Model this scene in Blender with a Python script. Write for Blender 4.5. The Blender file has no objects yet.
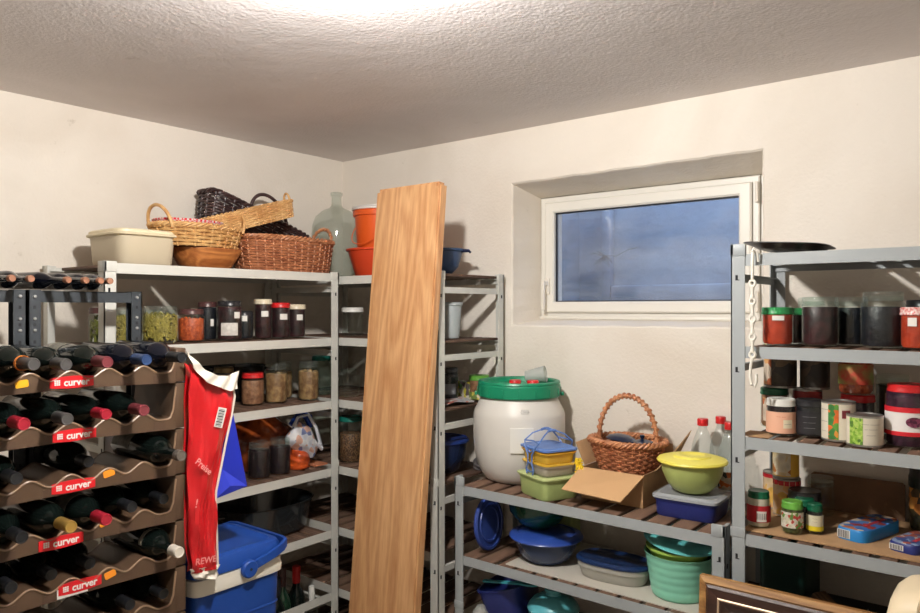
import bpy, bmesh, math, random
from mathutils import Matrix, Vector, Euler
R = math.radians; PI = math.pi
rnd = random.Random(7)
SC = bpy.context.scene
COL = SC.collection

# ------------------------------------------------------------ camera, light, exposure
cam_d = bpy.data.cameras.new('camera'); cam = bpy.data.objects.new('camera', cam_d); COL.objects.link(cam)
cam.location = (2.61, -2.37, 1.65); cam.rotation_euler = (R(90), 0, R(38.6))
cam_d.sensor_width = 36; cam_d.lens = 36*726/920; cam_d.shift_y = 1.5/920; cam_d.clip_start = .02
SC.camera = cam
SC.view_settings.view_transform = 'Standard'; SC.view_settings.look = 'None'
SC.view_settings.gamma = 1; SC.view_settings.use_curve_mapping = False
SC.view_settings.exposure = 0.0
world = bpy.data.worlds.new('dusk_sky'); SC.world = world; world.use_nodes = True
world.node_tree.nodes['Background'].inputs[0].default_value = (.30, .49, .86, 1)
world.node_tree.nodes['Background'].inputs[1].default_value = 5.5
ld = bpy.data.lights.new('ceiling_bulb_light', 'POINT'); ld.energy = 77; ld.color = (1, .972, .94); ld.shadow_soft_size = .035
lo = bpy.data.objects.new('ceiling_bulb_light', ld); COL.objects.link(lo); lo.location = (1.61, -1.48, 2.29)
LAMP_X, LAMP_Y, LAMP_Z = lo.location

# ------------------------------------------------------------ materials
MATS = {}
def _n(nt, t, **kw):
    n = nt.nodes.new(t)
    for k, v in kw.items(): setattr(n, k, v)
    return n
def mat(name, col, rough=.5, metal=0, var=0, scale=12, bump=0, bscale=60, alpha=1, trans=0, coat=0, col2=None, stretch=None, spec=.5, sss=0):
    if name in MATS: return MATS[name]
    m = bpy.data.materials.new(name); m.use_nodes = True; nt = m.node_tree; b = nt.nodes['Principled BSDF']
    c = (*col, 1)
    b.inputs['Base Color'].default_value = c; b.inputs['Roughness'].default_value = rough
    b.inputs['Metallic'].default_value = metal; b.inputs['Coat Weight'].default_value = coat
    b.inputs['Specular IOR Level'].default_value = spec
    b.inputs['Transmission Weight'].default_value = trans
    L = nt.links.new
    if var or bump or col2:
        tc = _n(nt, 'ShaderNodeTexCoord'); mp = _n(nt, 'ShaderNodeMapping')
        if stretch: mp.inputs['Scale'].default_value = stretch
        L(tc.outputs['Object'], mp.inputs['Vector'])
    if var or col2:
        no = _n(nt, 'ShaderNodeTexNoise'); no.inputs['Scale'].default_value = scale; no.inputs['Detail'].default_value = 5
        L(mp.outputs[0], no.inputs['Vector'])
        cr = _n(nt, 'ShaderNodeValToRGB'); cr.color_ramp.elements[0].position = .35; cr.color_ramp.elements[1].position = .65
        c2 = col2 if col2 else tuple(x*(1-var) for x in col)
        c1 = col if col2 else tuple(min(1, x*(1+var*.5)) for x in col)
        cr.color_ramp.elements[0].color = (*c2, 1); cr.color_ramp.elements[1].color = (*c1, 1)
        L(no.outputs['Fac'], cr.inputs[0]); L(cr.outputs[0], b.inputs['Base Color'])
    if bump:
        n2 = _n(nt, 'ShaderNodeTexNoise'); n2.inputs['Scale'].default_value = bscale; n2.inputs['Detail'].default_value = 4
        L(mp.outputs[0], n2.inputs['Vector'])
        bp = _n(nt, 'ShaderNodeBump'); bp.inputs['Strength'].default_value = 1; bp.inputs['Distance'].default_value = bump
        L(n2.outputs['Fac'], bp.inputs['Height']); L(bp.outputs[0], b.inputs['Normal'])
    if alpha < 1:
        out = nt.nodes['Material Output']; tr = _n(nt, 'ShaderNodeBsdfTransparent'); mx = _n(nt, 'ShaderNodeMixShader')
        tr.inputs[0].default_value = (*[min(1, .5+.5*x) for x in col], 1)
        mx.inputs[0].default_value = alpha
        L(tr.outputs[0], mx.inputs[1]); L(b.outputs[0], mx.inputs[2]); L(mx.outputs[0], out.inputs[0])
    MATS[name] = m; return m
def glass(name, tint=(.93, .97, .95), rough=.03, haze=0, hcol=(.8, .8, .8), refl=1.0):
    if name in MATS: return MATS[name]
    m = bpy.data.materials.new(name); m.use_nodes = True; nt = m.node_tree; nt.nodes.remove(nt.nodes['Principled BSDF'])
    L = nt.links.new; out = nt.nodes['Material Output']
    tr = _n(nt, 'ShaderNodeBsdfTransparent'); tr.inputs[0].default_value = (*tint, 1)
    gl = _n(nt, 'ShaderNodeBsdfGlossy'); gl.inputs['Roughness'].default_value = rough; gl.inputs[0].default_value = (refl, refl, refl, 1)
    lw = _n(nt, 'ShaderNodeLayerWeight'); lw.inputs[0].default_value = .5
    pw = _n(nt, 'ShaderNodeMath', operation='POWER'); pw.inputs[1].default_value = 4; L(lw.outputs['Facing'], pw.inputs[0])
    fr = _n(nt, 'ShaderNodeMath', operation='MULTIPLY_ADD'); fr.inputs[1].default_value = .55; fr.inputs[2].default_value = .035; L(pw.outputs[0], fr.inputs[0])
    mx = _n(nt, 'ShaderNodeMixShader'); L(fr.outputs[0], mx.inputs[0]); L(tr.outputs[0], mx.inputs[1]); L(gl.outputs[0], mx.inputs[2])
    last = mx
    if haze:
        df = _n(nt, 'ShaderNodeBsdfDiffuse'); df.inputs[0].default_value = (*hcol, 1)
        m2 = _n(nt, 'ShaderNodeMixShader'); m2.inputs[0].default_value = haze
        L(mx.outputs[0], m2.inputs[1]); L(df.outputs[0], m2.inputs[2]); last = m2
    L(last.outputs[0], out.inputs[0]); MATS[name] = m; return m
def voro(name, cols, scale=60, rough=.5, base=None):
    """printed or mottled pattern: cells of several colours"""
    if name in MATS: return MATS[name]
    m = mat(name, cols[0], rough); nt = m.node_tree; L = nt.links.new
    tc = _n(nt, 'ShaderNodeTexCoord'); vo = _n(nt, 'ShaderNodeTexVoronoi'); vo.inputs['Scale'].default_value = scale
    L(tc.outputs['Object'], vo.inputs['Vector'])
    sp = _n(nt, 'ShaderNodeSeparateColor'); L(vo.outputs['Color'], sp.inputs[0])
    cr = _n(nt, 'ShaderNodeValToRGB'); cr.color_ramp.interpolation = 'CONSTANT'
    e = cr.color_ramp.elements; k = len(cols)
    e[0].position = 0; e[0].color = (*cols[0], 1); e[1].position = 1/k; e[1].color = (*cols[1], 1)
    for i in range(2, k):
        x = e.new(i/k); x.color = (*cols[i], 1)
    L(sp.outputs[0], cr.inputs[0])
    mu = _n(nt, 'ShaderNodeMix', data_type='RGBA', blend_type='MULTIPLY'); mu.inputs[0].default_value = .35
    L(cr.outputs[0], mu.inputs[6]); L(vo.outputs['Distance'], mu.inputs[7])
    L(mu.outputs[2], nt.nodes['Principled BSDF'].inputs['Base Color'])
    bp = _n(nt, 'ShaderNodeBump'); bp.inputs['Distance'].default_value = .002; bp.invert = True
    return m
def srgb(r, g, b):
    f = lambda c: (c/255/12.92) if c <= 10 else ((c/255+.055)/1.055)**2.4
    return (f(r), f(g), f(b))
S = srgb

def plaster(name, base, dark, bumpd, bsc, stain=.25, rough=.9, spec=.2):
    m = bpy.data.materials.new(name); m.use_nodes = True; nt = m.node_tree; L = nt.links.new; b = nt.nodes['Principled BSDF']
    b.inputs['Roughness'].default_value = rough; b.inputs['Specular IOR Level'].default_value = spec
    tc = _n(nt, 'ShaderNodeTexCoord')
    n1 = _n(nt, 'ShaderNodeTexNoise'); n1.inputs['Scale'].default_value = 1.6; n1.inputs['Detail'].default_value = 8; n1.inputs['Distortion'].default_value = .6
    L(tc.outputs['Object'], n1.inputs['Vector'])
    cr = _n(nt, 'ShaderNodeValToRGB'); cr.color_ramp.elements[0].position = .30; cr.color_ramp.elements[1].position = .56
    cr.color_ramp.elements[0].color = (*[x*(1-stain)+d*stain for x, d in zip(base, dark)], 1); cr.color_ramp.elements[1].color = (*base, 1)
    L(n1.outputs['Fac'], cr.inputs[0])
    # fine scuffs
    n3 = _n(nt, 'ShaderNodeTexNoise'); n3.inputs['Scale'].default_value = 9; n3.inputs['Detail'].default_value = 10; n3.inputs['Roughness'].default_value = .75
    L(tc.outputs['Object'], n3.inputs['Vector'])
    c3 = _n(nt, 'ShaderNodeValToRGB'); c3.color_ramp.elements[0].position = .27; c3.color_ramp.elements[1].position = .36
    c3.color_ramp.elements[0].color = (.72, .69, .64, 1); c3.color_ramp.elements[1].color = (1, 1, 1, 1); L(n3.outputs['Fac'], c3.inputs[0])
    mu = _n(nt, 'ShaderNodeMix', data_type='RGBA', blend_type='MULTIPLY'); mu.inputs[0].default_value = .8
    L(cr.outputs[0], mu.inputs[6]); L(c3.outputs[0], mu.inputs[7]); L(mu.outputs[2], b.inputs['Base Color'])
    n2 = _n(nt, 'ShaderNodeTexNoise'); n2.inputs['Scale'].default_value = bsc; n2.inputs['Detail'].default_value = 6
    L(tc.outputs['Object'], n2.inputs['Vector'])
    n4 = _n(nt, 'ShaderNodeTexNoise'); n4.inputs['Scale'].default_value = bsc/7; n4.inputs['Detail'].default_value = 3
    L(tc.outputs['Object'], n4.inputs['Vector'])
    ad = _n(nt, 'ShaderNodeMath', operation='ADD'); L(n2.outputs['Fac'], ad.inputs[0]); L(n4.outputs['Fac'], ad.inputs[1])
    bp = _n(nt, 'ShaderNodeBump'); bp.inputs['Strength'].default_value = 1; bp.inputs['Distance'].default_value = bumpd
    L(ad.outputs[0], bp.inputs['Height']); L(bp.outputs[0], b.inputs['Normal'])
    return m

def wood(name, light, dark, axis='Z', ring=9, rough=.45, coat=.2, planks=0, streak=1.0):
    """long grain along the given object axis"""
    if name in MATS: return MATS[name]
    m = bpy.data.materials.new(name); m.use_nodes = True; nt = m.node_tree; L = nt.links.new; b = nt.nodes['Principled BSDF']
    b.inputs['Roughness'].default_value = rough; b.inputs['Coat Weight'].default_value = coat; b.inputs['Coat Roughness'].default_value = .3
    tc = _n(nt, 'ShaderNodeTexCoord'); mp = _n(nt, 'ShaderNodeMapping')
    s = {'X': (.06, 1, 1), 'Y': (1, .06, 1), 'Z': (1, 1, .10)}[axis]
    mp.inputs['Scale'].default_value = s; L(tc.outputs['Object'], mp.inputs['Vector'])
    n0 = _n(nt, 'ShaderNodeTexNoise'); n0.inputs['Scale'].default_value = ring; n0.inputs['Detail'].default_value = 1.5; L(mp.outputs[0], n0.inputs['Vector'])
    m1 = _n(nt, 'ShaderNodeMath', operation='MULTIPLY'); m1.inputs[1].default_value = 70; L(n0.outputs['Fac'], m1.inputs[0])
    m2 = _n(nt, 'ShaderNodeMath', operation='SINE'); L(m1.outputs[0], m2.inputs[0])
    m3 = _n(nt, 'ShaderNodeMath', operation='MULTIPLY_ADD'); m3.inputs[1].default_value = .5; m3.inputs[2].default_value = .5; L(m2.outputs[0], m3.inputs[0])
    n1 = _n(nt, 'ShaderNodeTexNoise'); n1.inputs['Scale'].default_value = 160; n1.inputs['Detail'].default_value = 4; L(mp.outputs[0], n1.inputs['Vector'])
    n2 = _n(nt, 'ShaderNodeTexNoise'); n2.inputs['Scale'].default_value = 14; n2.inputs['Detail'].default_value = 2; L(mp.outputs[0], n2.inputs['Vector'])
    a = _n(nt, 'ShaderNodeMath', operation='MULTIPLY'); a.inputs[1].default_value = .38*streak; L(m3.outputs[0], a.inputs[0])
    c = _n(nt, 'ShaderNodeMath', operation='MULTIPLY_ADD'); c.inputs[1].default_value = .55; L(n1.outputs['Fac'], c.inputs[0]); L(a.outputs[0], c.inputs[2])
    d = _n(nt, 'ShaderNodeMath', operation='MULTIPLY_ADD'); d.inputs[1].default_value = .5; L(n2.outputs['Fac'], d.inputs[0]); L(c.outputs[0], d.inputs[2])
    cr = _n(nt, 'ShaderNodeValToRGB'); cr.color_ramp.elements[0].position = .35; cr.color_ramp.elements[1].position = 1.0
    cr.color_ramp.elements[0].color = (*light, 1); cr.color_ramp.elements[1].color = (*dark, 1)
    L(d.outputs[0], cr.inputs[0]); L(cr.outputs[0], b.inputs['Base Color'])
    bp = _n(nt, 'ShaderNodeBump'); bp.inputs['Distance'].default_value = .0003; L(n1.outputs['Fac'], bp.inputs['Height']); L(bp.outputs[0], b.inputs['Normal'])
    MATS[name] = m; return m

# ------------------------------------------------------------ mesh builder
class MB:
    def __init__(s): s.v = []; s.f = []; s.m = []; s.mi = 0; s.X = Matrix()
    def add(s, vs, fs):
        o = len(s.v); s.v += [tuple(s.X @ Vector(p)) for p in vs]
        s.f += [tuple(i+o for i in f) for f in fs]; s.m += [s.mi]*len(fs); return s
    def box(s, x0, x1, y0, y1, z0, z1, bev=0):
        if x0 > x1: x0, x1 = x1, x0
        if y0 > y1: y0, y1 = y1, y0
        if z0 > z1: z0, z1 = z1, z0
        if not bev:
            return s.add([(x0,y0,z0),(x1,y0,z0),(x1,y1,z0),(x0,y1,z0),(x0,y0,z1),(x1,y0,z1),(x1,y1,z1),(x0,y1,z1)],
                     [(3,2,1,0),(4,5,6,7),(0,1,5,4),(1,2,6,5),(2,3,7,6),(3,0,4,7)])
        bm = bmesh.new(); bmesh.ops.create_cube(bm, size=1)
        for v in bm.verts: v.co = Vector(((x0+x1)/2+v.co.x*(x1-x0), (y0+y1)/2+v.co.y*(y1-y0), (z0+z1)/2+v.co.z*(z1-z0)))
        bmesh.ops.bevel(bm, geom=bm.edges[:], offset=bev, segments=2, affect='EDGES', profile=.5)
        bm.verts.index_update(); s.add([tuple(v.co) for v in bm.verts], [tuple(v.index for v in f.verts) for f in bm.faces]); bm.free(); return s
    def rings(s, rs, cap0=True, cap1=True, closed=True):
        n = len(rs[0]); vs = [p for r in rs for p in r]; fs = []
        for k in range(len(rs)-1):
            for i in range(n if closed else n-1):
                j = (i+1) % n; fs.append((k*n+i, k*n+j, (k+1)*n+j, (k+1)*n+i))
        if cap0: fs.append(tuple(range(n-1, -1, -1)))
        if cap1: fs.append(tuple((len(rs)-1)*n+i for i in range(n)))
        return s.add(vs, fs)
    def lathe(s, prof, n=28, c=(0,0,0), sx=1, sy=1):
        rs = []
        for r, z in prof:
            r = max(r, 1e-5); rs.append([(c[0]+sx*r*math.cos(2*PI*i/n), c[1]+sy*r*math.sin(2*PI*i/n), c[2]+z) for i in range(n)])
        return s.rings(rs, prof[0][0] > 1e-4, prof[-1][0] > 1e-4)
    def tube(s, pts, r, n=6, closed=False, cap=True):
        P = [Vector(p) for p in pts]; N = len(P); rs = []; up = None
        for i in range(N):
            if closed: t = (P[(i+1) % N]-P[i-1])
            else: t = P[min(i+1, N-1)]-P[max(i-1, 0)]
            if t.length < 1e-9: t = Vector((0,0,1))
            t.normalize()
            if up is None:
                up = Vector((0,0,1)) if abs(t.z) < .9 else Vector((1,0,0))
            up = (up - t*up.dot(t));
            if up.length < 1e-6: up = t.orthogonal()
            up.normalize(); b = t.cross(up); rr = r[i] if isinstance(r, (list, tuple)) else r
            rs.append([tuple(P[i]+(up*math.cos(2*PI*k/n)+b*math.sin(2*PI*k/n))*rr) for k in range(n)])
        if closed: rs.append(rs[0]); return s.rings(rs, False, False)
        return s.rings(rs, cap, cap)
    def prism(s, poly, t0, t1, plane='XY'):
        """poly convex or simple; extruded along the remaining axis from t0 to t1"""
        def P(a, b, t): return {'XY': (a, b, t), 'YZ': (t, a, b), 'XZ': (a, t, b)}[plane]
        n = len(poly); vs = [P(a, b, t0) for a, b in poly]+[P(a, b, t1) for a, b in poly]
        fs = [tuple(range(n-1, -1, -1)), tuple(range(n, 2*n))]+[(i, (i+1) % n, n+(i+1) % n, n+i) for i in range(n)]
        return s.add(vs, fs)
    def build(s, name, mats, parent=None, smooth=True, ang=.7, loc=None, rot=None):
        me = bpy.data.meshes.new(name); me.from_pydata(s.v, [], s.f)
        if not isinstance(mats, (list, tuple)): mats = [mats]
        for m in mats: me.materials.append(m)
        if len(mats) > 1: me.polygons.foreach_set('material_index', s.m)
        bm = bmesh.new(); bm.from_mesh(me); bmesh.ops.recalc_face_normals(bm, faces=bm.faces); bm.to_mesh(me); bm.free()
        if smooth: me.shade_smooth(); me.set_sharp_from_angle(angle=ang)
        o = bpy.data.objects.new(name, me); COL.objects.link(o)
        if parent: o.parent = parent
        if loc: o.location = loc
        if rot: o.rotation_euler = rot
        return o
def tag(o, label=None, cat=None, group=None, kind=None):
    if label: o['label'] = label
    if cat: o['category'] = cat
    if group: o['group'] = group
    if kind: o['kind'] = kind
    return o
def T(name, label, cat, loc=(0,0,0), rz=0, group=None, rot=None):
    o = bpy.data.objects.new(name, None); COL.objects.link(o); o.empty_display_size = .05
    o.location = loc; o.rotation_euler = rot if rot else (0, 0, rz); return tag(o, label, cat, group)
def copy_tree(o, parent=None):
    c = o.copy(); COL.objects.link(c)
    if parent: c.parent = parent
    for ch in [x for x in bpy.data.objects if x.parent == o]: copy_tree(ch, c)
    return c
def se_ring(hx, hy, z, e=2.0, n=32, cx=0, cy=0):
    out = []
    for i in range(n):
        t = 2*PI*i/n; c, s_ = math.cos(t), math.sin(t)
        out.append((cx+hx*math.copysign(abs(c)**(2/e), c), cy+hy*math.copysign(abs(s_)**(2/e), s_), z))
    return out
def text_verts(body, size, depth=.0006, align='CENTER', bold=0):
    cu = bpy.data.curves.new('lettering', 'FONT'); cu.body = body; cu.size = size; cu.extrude = depth/2; cu.align_x = align; cu.align_y = 'CENTER'
    cu.offset = bold; cu.resolution_u = 3
    o = bpy.data.objects.new('lettering', cu); me = bpy.data.meshes.new_from_object(o)
    vs = [tuple(v.co) for v in me.vertices]; fs = [tuple(p.vertices) for p in me.polygons]
    bpy.data.objects.remove(o); bpy.data.curves.remove(cu); bpy.data.meshes.remove(me); return vs, fs
def add_text(mb, body, size, M, depth=.0006, align='CENTER', bold=0):
    vs, fs = text_verts(body, size, depth, align, bold); sv = mb.X; mb.X = sv @ M; mb.add(vs, fs); mb.X = sv
def noise1(i, k=1.0): return (math.sin(i*12.9898*k)*43758.5453) % 1.0

# common materials
m_steel_l = mat('light_grey_enamel', S(205, 204, 196), .42, var=.04, scale=8, spec=.4)
m_steel_g = mat('grey_enamel', S(158, 163, 164), .42, var=.04, scale=8, spec=.4)
m_hole = mat('dark_slot', (.01, .01, .012), .8)
m_slat = wood('brown_slat_wood', S(120, 92, 74), S(70, 50, 40), 'Y', 7, .7, 0)
m_slat_x = wood('brown_slat_wood_across', S(124, 96, 78), S(70, 50, 40), 'X', 7, .7, 0)
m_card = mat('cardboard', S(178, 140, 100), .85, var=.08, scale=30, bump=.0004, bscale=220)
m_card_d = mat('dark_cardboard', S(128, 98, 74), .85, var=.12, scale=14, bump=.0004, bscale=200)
m_white = mat('white_plastic', S(232, 226, 214), .4)
m_black = mat('black_plastic', (.012, .012, .014), .35)
m_glass = glass('clear_jar_glass', haze=.005, hcol=(.70, .76, .72))
m_glass_g = glass('greenish_jar_glass', (.80, .90, .84), haze=.03, hcol=(.5, .7, .62))
m_glass_rim = glass('greenish_glass_rim', (.90, .94, .92), .05, .04, (.62, .68, .64))
m_bottle = mat('dark_bottle_glass', (.004, .007, .006), .08, spec=.45)
m_bottle_b = mat('blue_black_bottle_glass', (.004, .005, .010), .10, spec=.45)
m_paper = mat('paper_label', S(225, 222, 214), .7, var=.05)

# ------------------------------------------------------------ the room
WX0, WX1, WY0, WY1, CEI = 0.0, 3.9, -4.2, 0.0, 2.35
m_wall = plaster('white_plaster', S(236, 228, 216), S(190, 172, 150), .0016, 90, .30)
m_ceil = plaster('roughcast_ceiling', S(228, 221, 219), S(196, 188, 182), .0016, 95, .35, .6, .3)
m_floor = mat('grey_concrete_floor', S(168, 162, 152), .8, var=.15, scale=4, bump=.001)
m_pvc = mat('white_window_plastic', S(236, 232, 222), .35, spec=.4)

def frame_ring(mb, o0, o1, y0, i0, i1, y1):
    """quads between an outer rectangle at depth y0 and an inner one at depth y1"""
    a = [(o0[0], y0, o0[1]), (o1[0], y0, o0[1]), (o1[0], y0, o1[1]), (o0[0], y0, o1[1])]
    b = [(i0[0], y1, i0[1]), (i1[0], y1, i0[1]), (i1[0], y1, i1[1]), (i0[0], y1, i1[1])]
    mb.rings([a, b], False, False)
HOLE_F = [(.982, 1.583), (1.93, 1.589), (1.93, 2.145), (.982, 2.138)]
HOLE_B = [(1.0, 1.606), (1.89, 1.606), (1.89, 2.103), (1.0, 2.103)]
mb = MB()
# wall face around a slightly uneven opening, then reveal, then back side
N = 24
def ring_poly(c4, y, wob=0):
    out = []
    for k in range(4):
        a, b = c4[k], c4[(k+1) % 4]
        for i in range(N):
            t = i/N; w = wob*(math.sin(i*1.3+k*2)+.6*math.sin(i*2.9+k)) if 0 < i < N else 0
            x = a[0]*(1-t)+b[0]*t; z = a[1]*(1-t)+b[1]*t
            if k % 2 == 0: z += w
            else: x += w
            out.append((x, y, z))
    return out
outer = [(WX0-.2, 0.0-.0), (WX1+.2, 0.0), (WX1+.2, CEI+.1), (WX0-.2, CEI+.1)]
near = ring_poly([(a[0]+(-.006 if a[0] < 1.5 else .006), a[1]+(-.006 if a[1] < 1.8 else .006)) for a in HOLE_F], 0, .0012)
mb.rings([ring_poly(outer, 0), near, ring_poly(HOLE_F, .007, .0012), ring_poly(HOLE_B, .176, .0006), ring_poly(HOLE_B, .32), ring_poly(outer, .32)], False, False)
tag(mb.build('wall_back', m_wall, smooth=False), kind='structure')
def slab(name, m, *b):
    return tag(MB().box(*b).build(name, m, smooth=False), kind='structure')
slab('wall_left', m_wall, WX0-.2, WX0, WY0-.2, WY1+.0, 0, CEI+.1)
slab('wall_right', m_wall, WX1, WX1+.2, WY0-.2, WY1, 0, CEI+.1)
slab('wall_front', m_wall, WX0-.2, WX1+.2, WY0-.2, WY0, 0, CEI+.1)
slab('ceiling', m_ceil, WX0-.2, WX1+.2, WY0-.2, WY1+.32, CEI, CEI+.15)
slab('floor', m_floor, WX0-.2, WX1+.2, WY0-.2, WY1+.32, -.12, 0)

# ceiling lamp (above the frame); unseen disc added to shade the ceiling near it
t = T('ceiling_lamp', 'round ceiling lamp base with an added white disc that shades the ceiling', 'lamp', (LAMP_X, LAMP_Y, CEI))
MB().lathe([(.05, -.001), (.05, -.012), (.175, -.018), (.180, -.024), (.172, -.022), (.04, -.018)]).build('light_shield', m_white, t)

# window
win = bpy.data.objects.new('window_1', None); COL.objects.link(win); win.location = (1.0, .176, 1.606); tag(win, kind='structure')
WL, WB, WR, WT = 0.0, 0.0, .87, .495          # outer frame, relative to the window's corner
def rect_frame(mb, x0, z0, x1, z1, w, y0, y1, bev=.004):
    mb.rings([[(x0, y0+bev, z0), (x1, y0+bev, z0), (x1, y0+bev, z1), (x0, y0+bev, z1)],
              [(x0+bev, y0, z0+bev), (x1-bev, y0, z0+bev), (x1-bev, y0, z1-bev), (x0+bev, y0, z1-bev)],
              [(x0+w-bev, y0, z0+w-bev), (x1-w+bev, y0, z0+w-bev), (x1-w+bev, y0, z1-w+bev), (x0+w-bev, y0, z1-w+bev)],
              [(x0+w, y0+bev, z0+w), (x1-w, y0+bev, z0+w), (x1-w, y0+bev, z1-w), (x0+w, y0+bev, z1-w)],
              [(x0+w, y1, z0+w), (x1-w, y1, z0+w), (x1-w, y1, z1-w), (x0+w, y1, z1-w)],
              [(x0, y1, z0), (x1, y1, z0), (x1, y1, z1), (x0, y1, z1)]], False, False)
mb = MB(); rect_frame(mb, WL+.001, WB+.001, WR, WT, .045, .004, .07); mb.build('window_frame', m_pvc, win, ang=.4)
mb = MB(); rect_frame(mb, .028, .026, WR-.022, WT-.022, .043, -.012, .055, .006); mb.build('window_sash', m_pvc, win, ang=.4)
mb = MB(); rect_frame(mb, .070, .068, WR-.064, WT-.064, .005, .006, .02, .001); mb.build('gasket', m_black, win, ang=.4)
def pane_mat():
    m = bpy.data.materials.new('dirty_window_glass'); m.use_nodes = True; nt = m.node_tree; nt.nodes.remove(nt.nodes['Principled BSDF']); L = nt.links.new
    out = nt.nodes['Material Output']; tr = _n(nt, 'ShaderNodeBsdfTransparent'); gl = _n(nt, 'ShaderNodeBsdfGlossy'); gl.inputs['Roughness'].default_value = .05
    fr = _n(nt, 'ShaderNodeValue'); fr.outputs[0].default_value = .06; mx = _n(nt, 'ShaderNodeMixShader'); L(fr.outputs[0], mx.inputs[0]); L(tr.outputs[0], mx.inputs[1]); L(gl.outputs[0], mx.inputs[2])
    df = _n(nt, 'ShaderNodeBsdfDiffuse'); df.inputs[0].default_value = (.55, .62, .75, 1)
    tc = _n(nt, 'ShaderNodeTexCoord'); mp = _n(nt, 'ShaderNodeMapping'); mp.inputs['Scale'].default_value = (1, 1, 3); L(tc.outputs['Object'], mp.inputs[0])
    no = _n(nt, 'ShaderNodeTexNoise'); no.inputs['Scale'].default_value = 3.5; no.inputs['Detail'].default_value = 9; no.inputs['Distortion'].default_value = .5; L(mp.outputs[0], no.inputs['Vector'])
    mr = _n(nt, 'ShaderNodeMapRange'); mr.inputs[1].default_value = .35; mr.inputs[2].default_value = .7; mr.inputs[3].default_value = .05; mr.inputs[4].default_value = .22
    L(no.outputs['Fac'], mr.inputs[0])
    m2 = _n(nt, 'ShaderNodeMixShader'); L(mr.outputs[0], m2.inputs[0]); L(mx.outputs[0], m2.inputs[1]); L(df.outputs[0], m2.inputs[2]); L(m2.outputs[0], out.inputs[0])
    return m
MB().box(.068, WR-.062, .012, .018, .066, WT-.062).build('pane', pane_mat(), win, smooth=False)
mb = MB(); mb.box(.045-.011, .045+.011, -.022, -.011, .10, .165, .004); mb.box(.045-.008, .045+.008, -.05, -.02, .135, .152, .004); mb.box(.045-.009, .045+.009, -.056, -.044, .035, .155, .005)
mb.build('window_handle', m_white, win)
for z0 in (.40, .03):
    MB().lathe([(.0, 0), (.006, .002), (.006, .07), (.0, .073)], 12, (WR-.006, -.006, z0)).build('hinge', m_white, win)
MB().box(.86, .893, .02, .07, .0, .497).build('frame_filler', m_pvc, win, smooth=False)
# ledge trim line below the sash
MB().box(.0, WR, -.006, .004, .0, .010, .002).build('drip_ledge', m_pvc, win)

# light well outside
m_conc = plaster('light_well_concrete', S(176, 180, 186), S(100, 108, 122), .003, 40, .8)
mb = MB(); mb.box(.75, 2.15, .95, 1.05, 1.1, 2.75); mb.box(.65, .75, .32, 1.05, 1.1, 2.75); mb.box(2.15, 2.25, .32, 1.05, 1.1, 2.75)
mb.box(.65, 2.25, .32, 1.05, 1.0, 1.1)
tag(mb.build('light_well', m_conc, smooth=False), kind='structure')
tag(MB().box(.90, .95, .90, .95, 1.1, 2.75, .01).build('trim_1', m_conc), kind='structure')
tag(MB().box(.95, 2.15, .90, .95, 1.62, 1.76, .01).build('trim_2', m_conc), kind='structure')
# cobweb on the outside of the pane
mb = MB(); cx, cz = 1.28, 1.855
for i in range(26):
    a = rnd.uniform(-.5, 2.6)+PI*.4; l = rnd.uniform(.02, .07); p = [(cx, .205, cz)]
    for k in range(4):
        q = p[-1]; p.append((q[0]+l/4*math.cos(a)+rnd.uniform(-.004, .004), .205, q[2]-l/4*math.sin(a)*.8+rnd.uniform(-.004, .004)))
    mb.tube(p, [.0022, .0018, .0012, .0009, .0006], 4)
mb.tube([(cx-.03, .205, cz+.02), (cx, .205, cz), (cx+.05, .205, cz-.004), (cx+.1, .205, cz+.02), (cx+.14, .205, cz+.025)], .0015, 4)
tag(mb.build('cobweb', mat('cobweb_dust', (.02, .02, .024), .9)), 'dark tangled cobweb clinging to the window pane', 'cobweb', kind='stuff')

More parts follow.
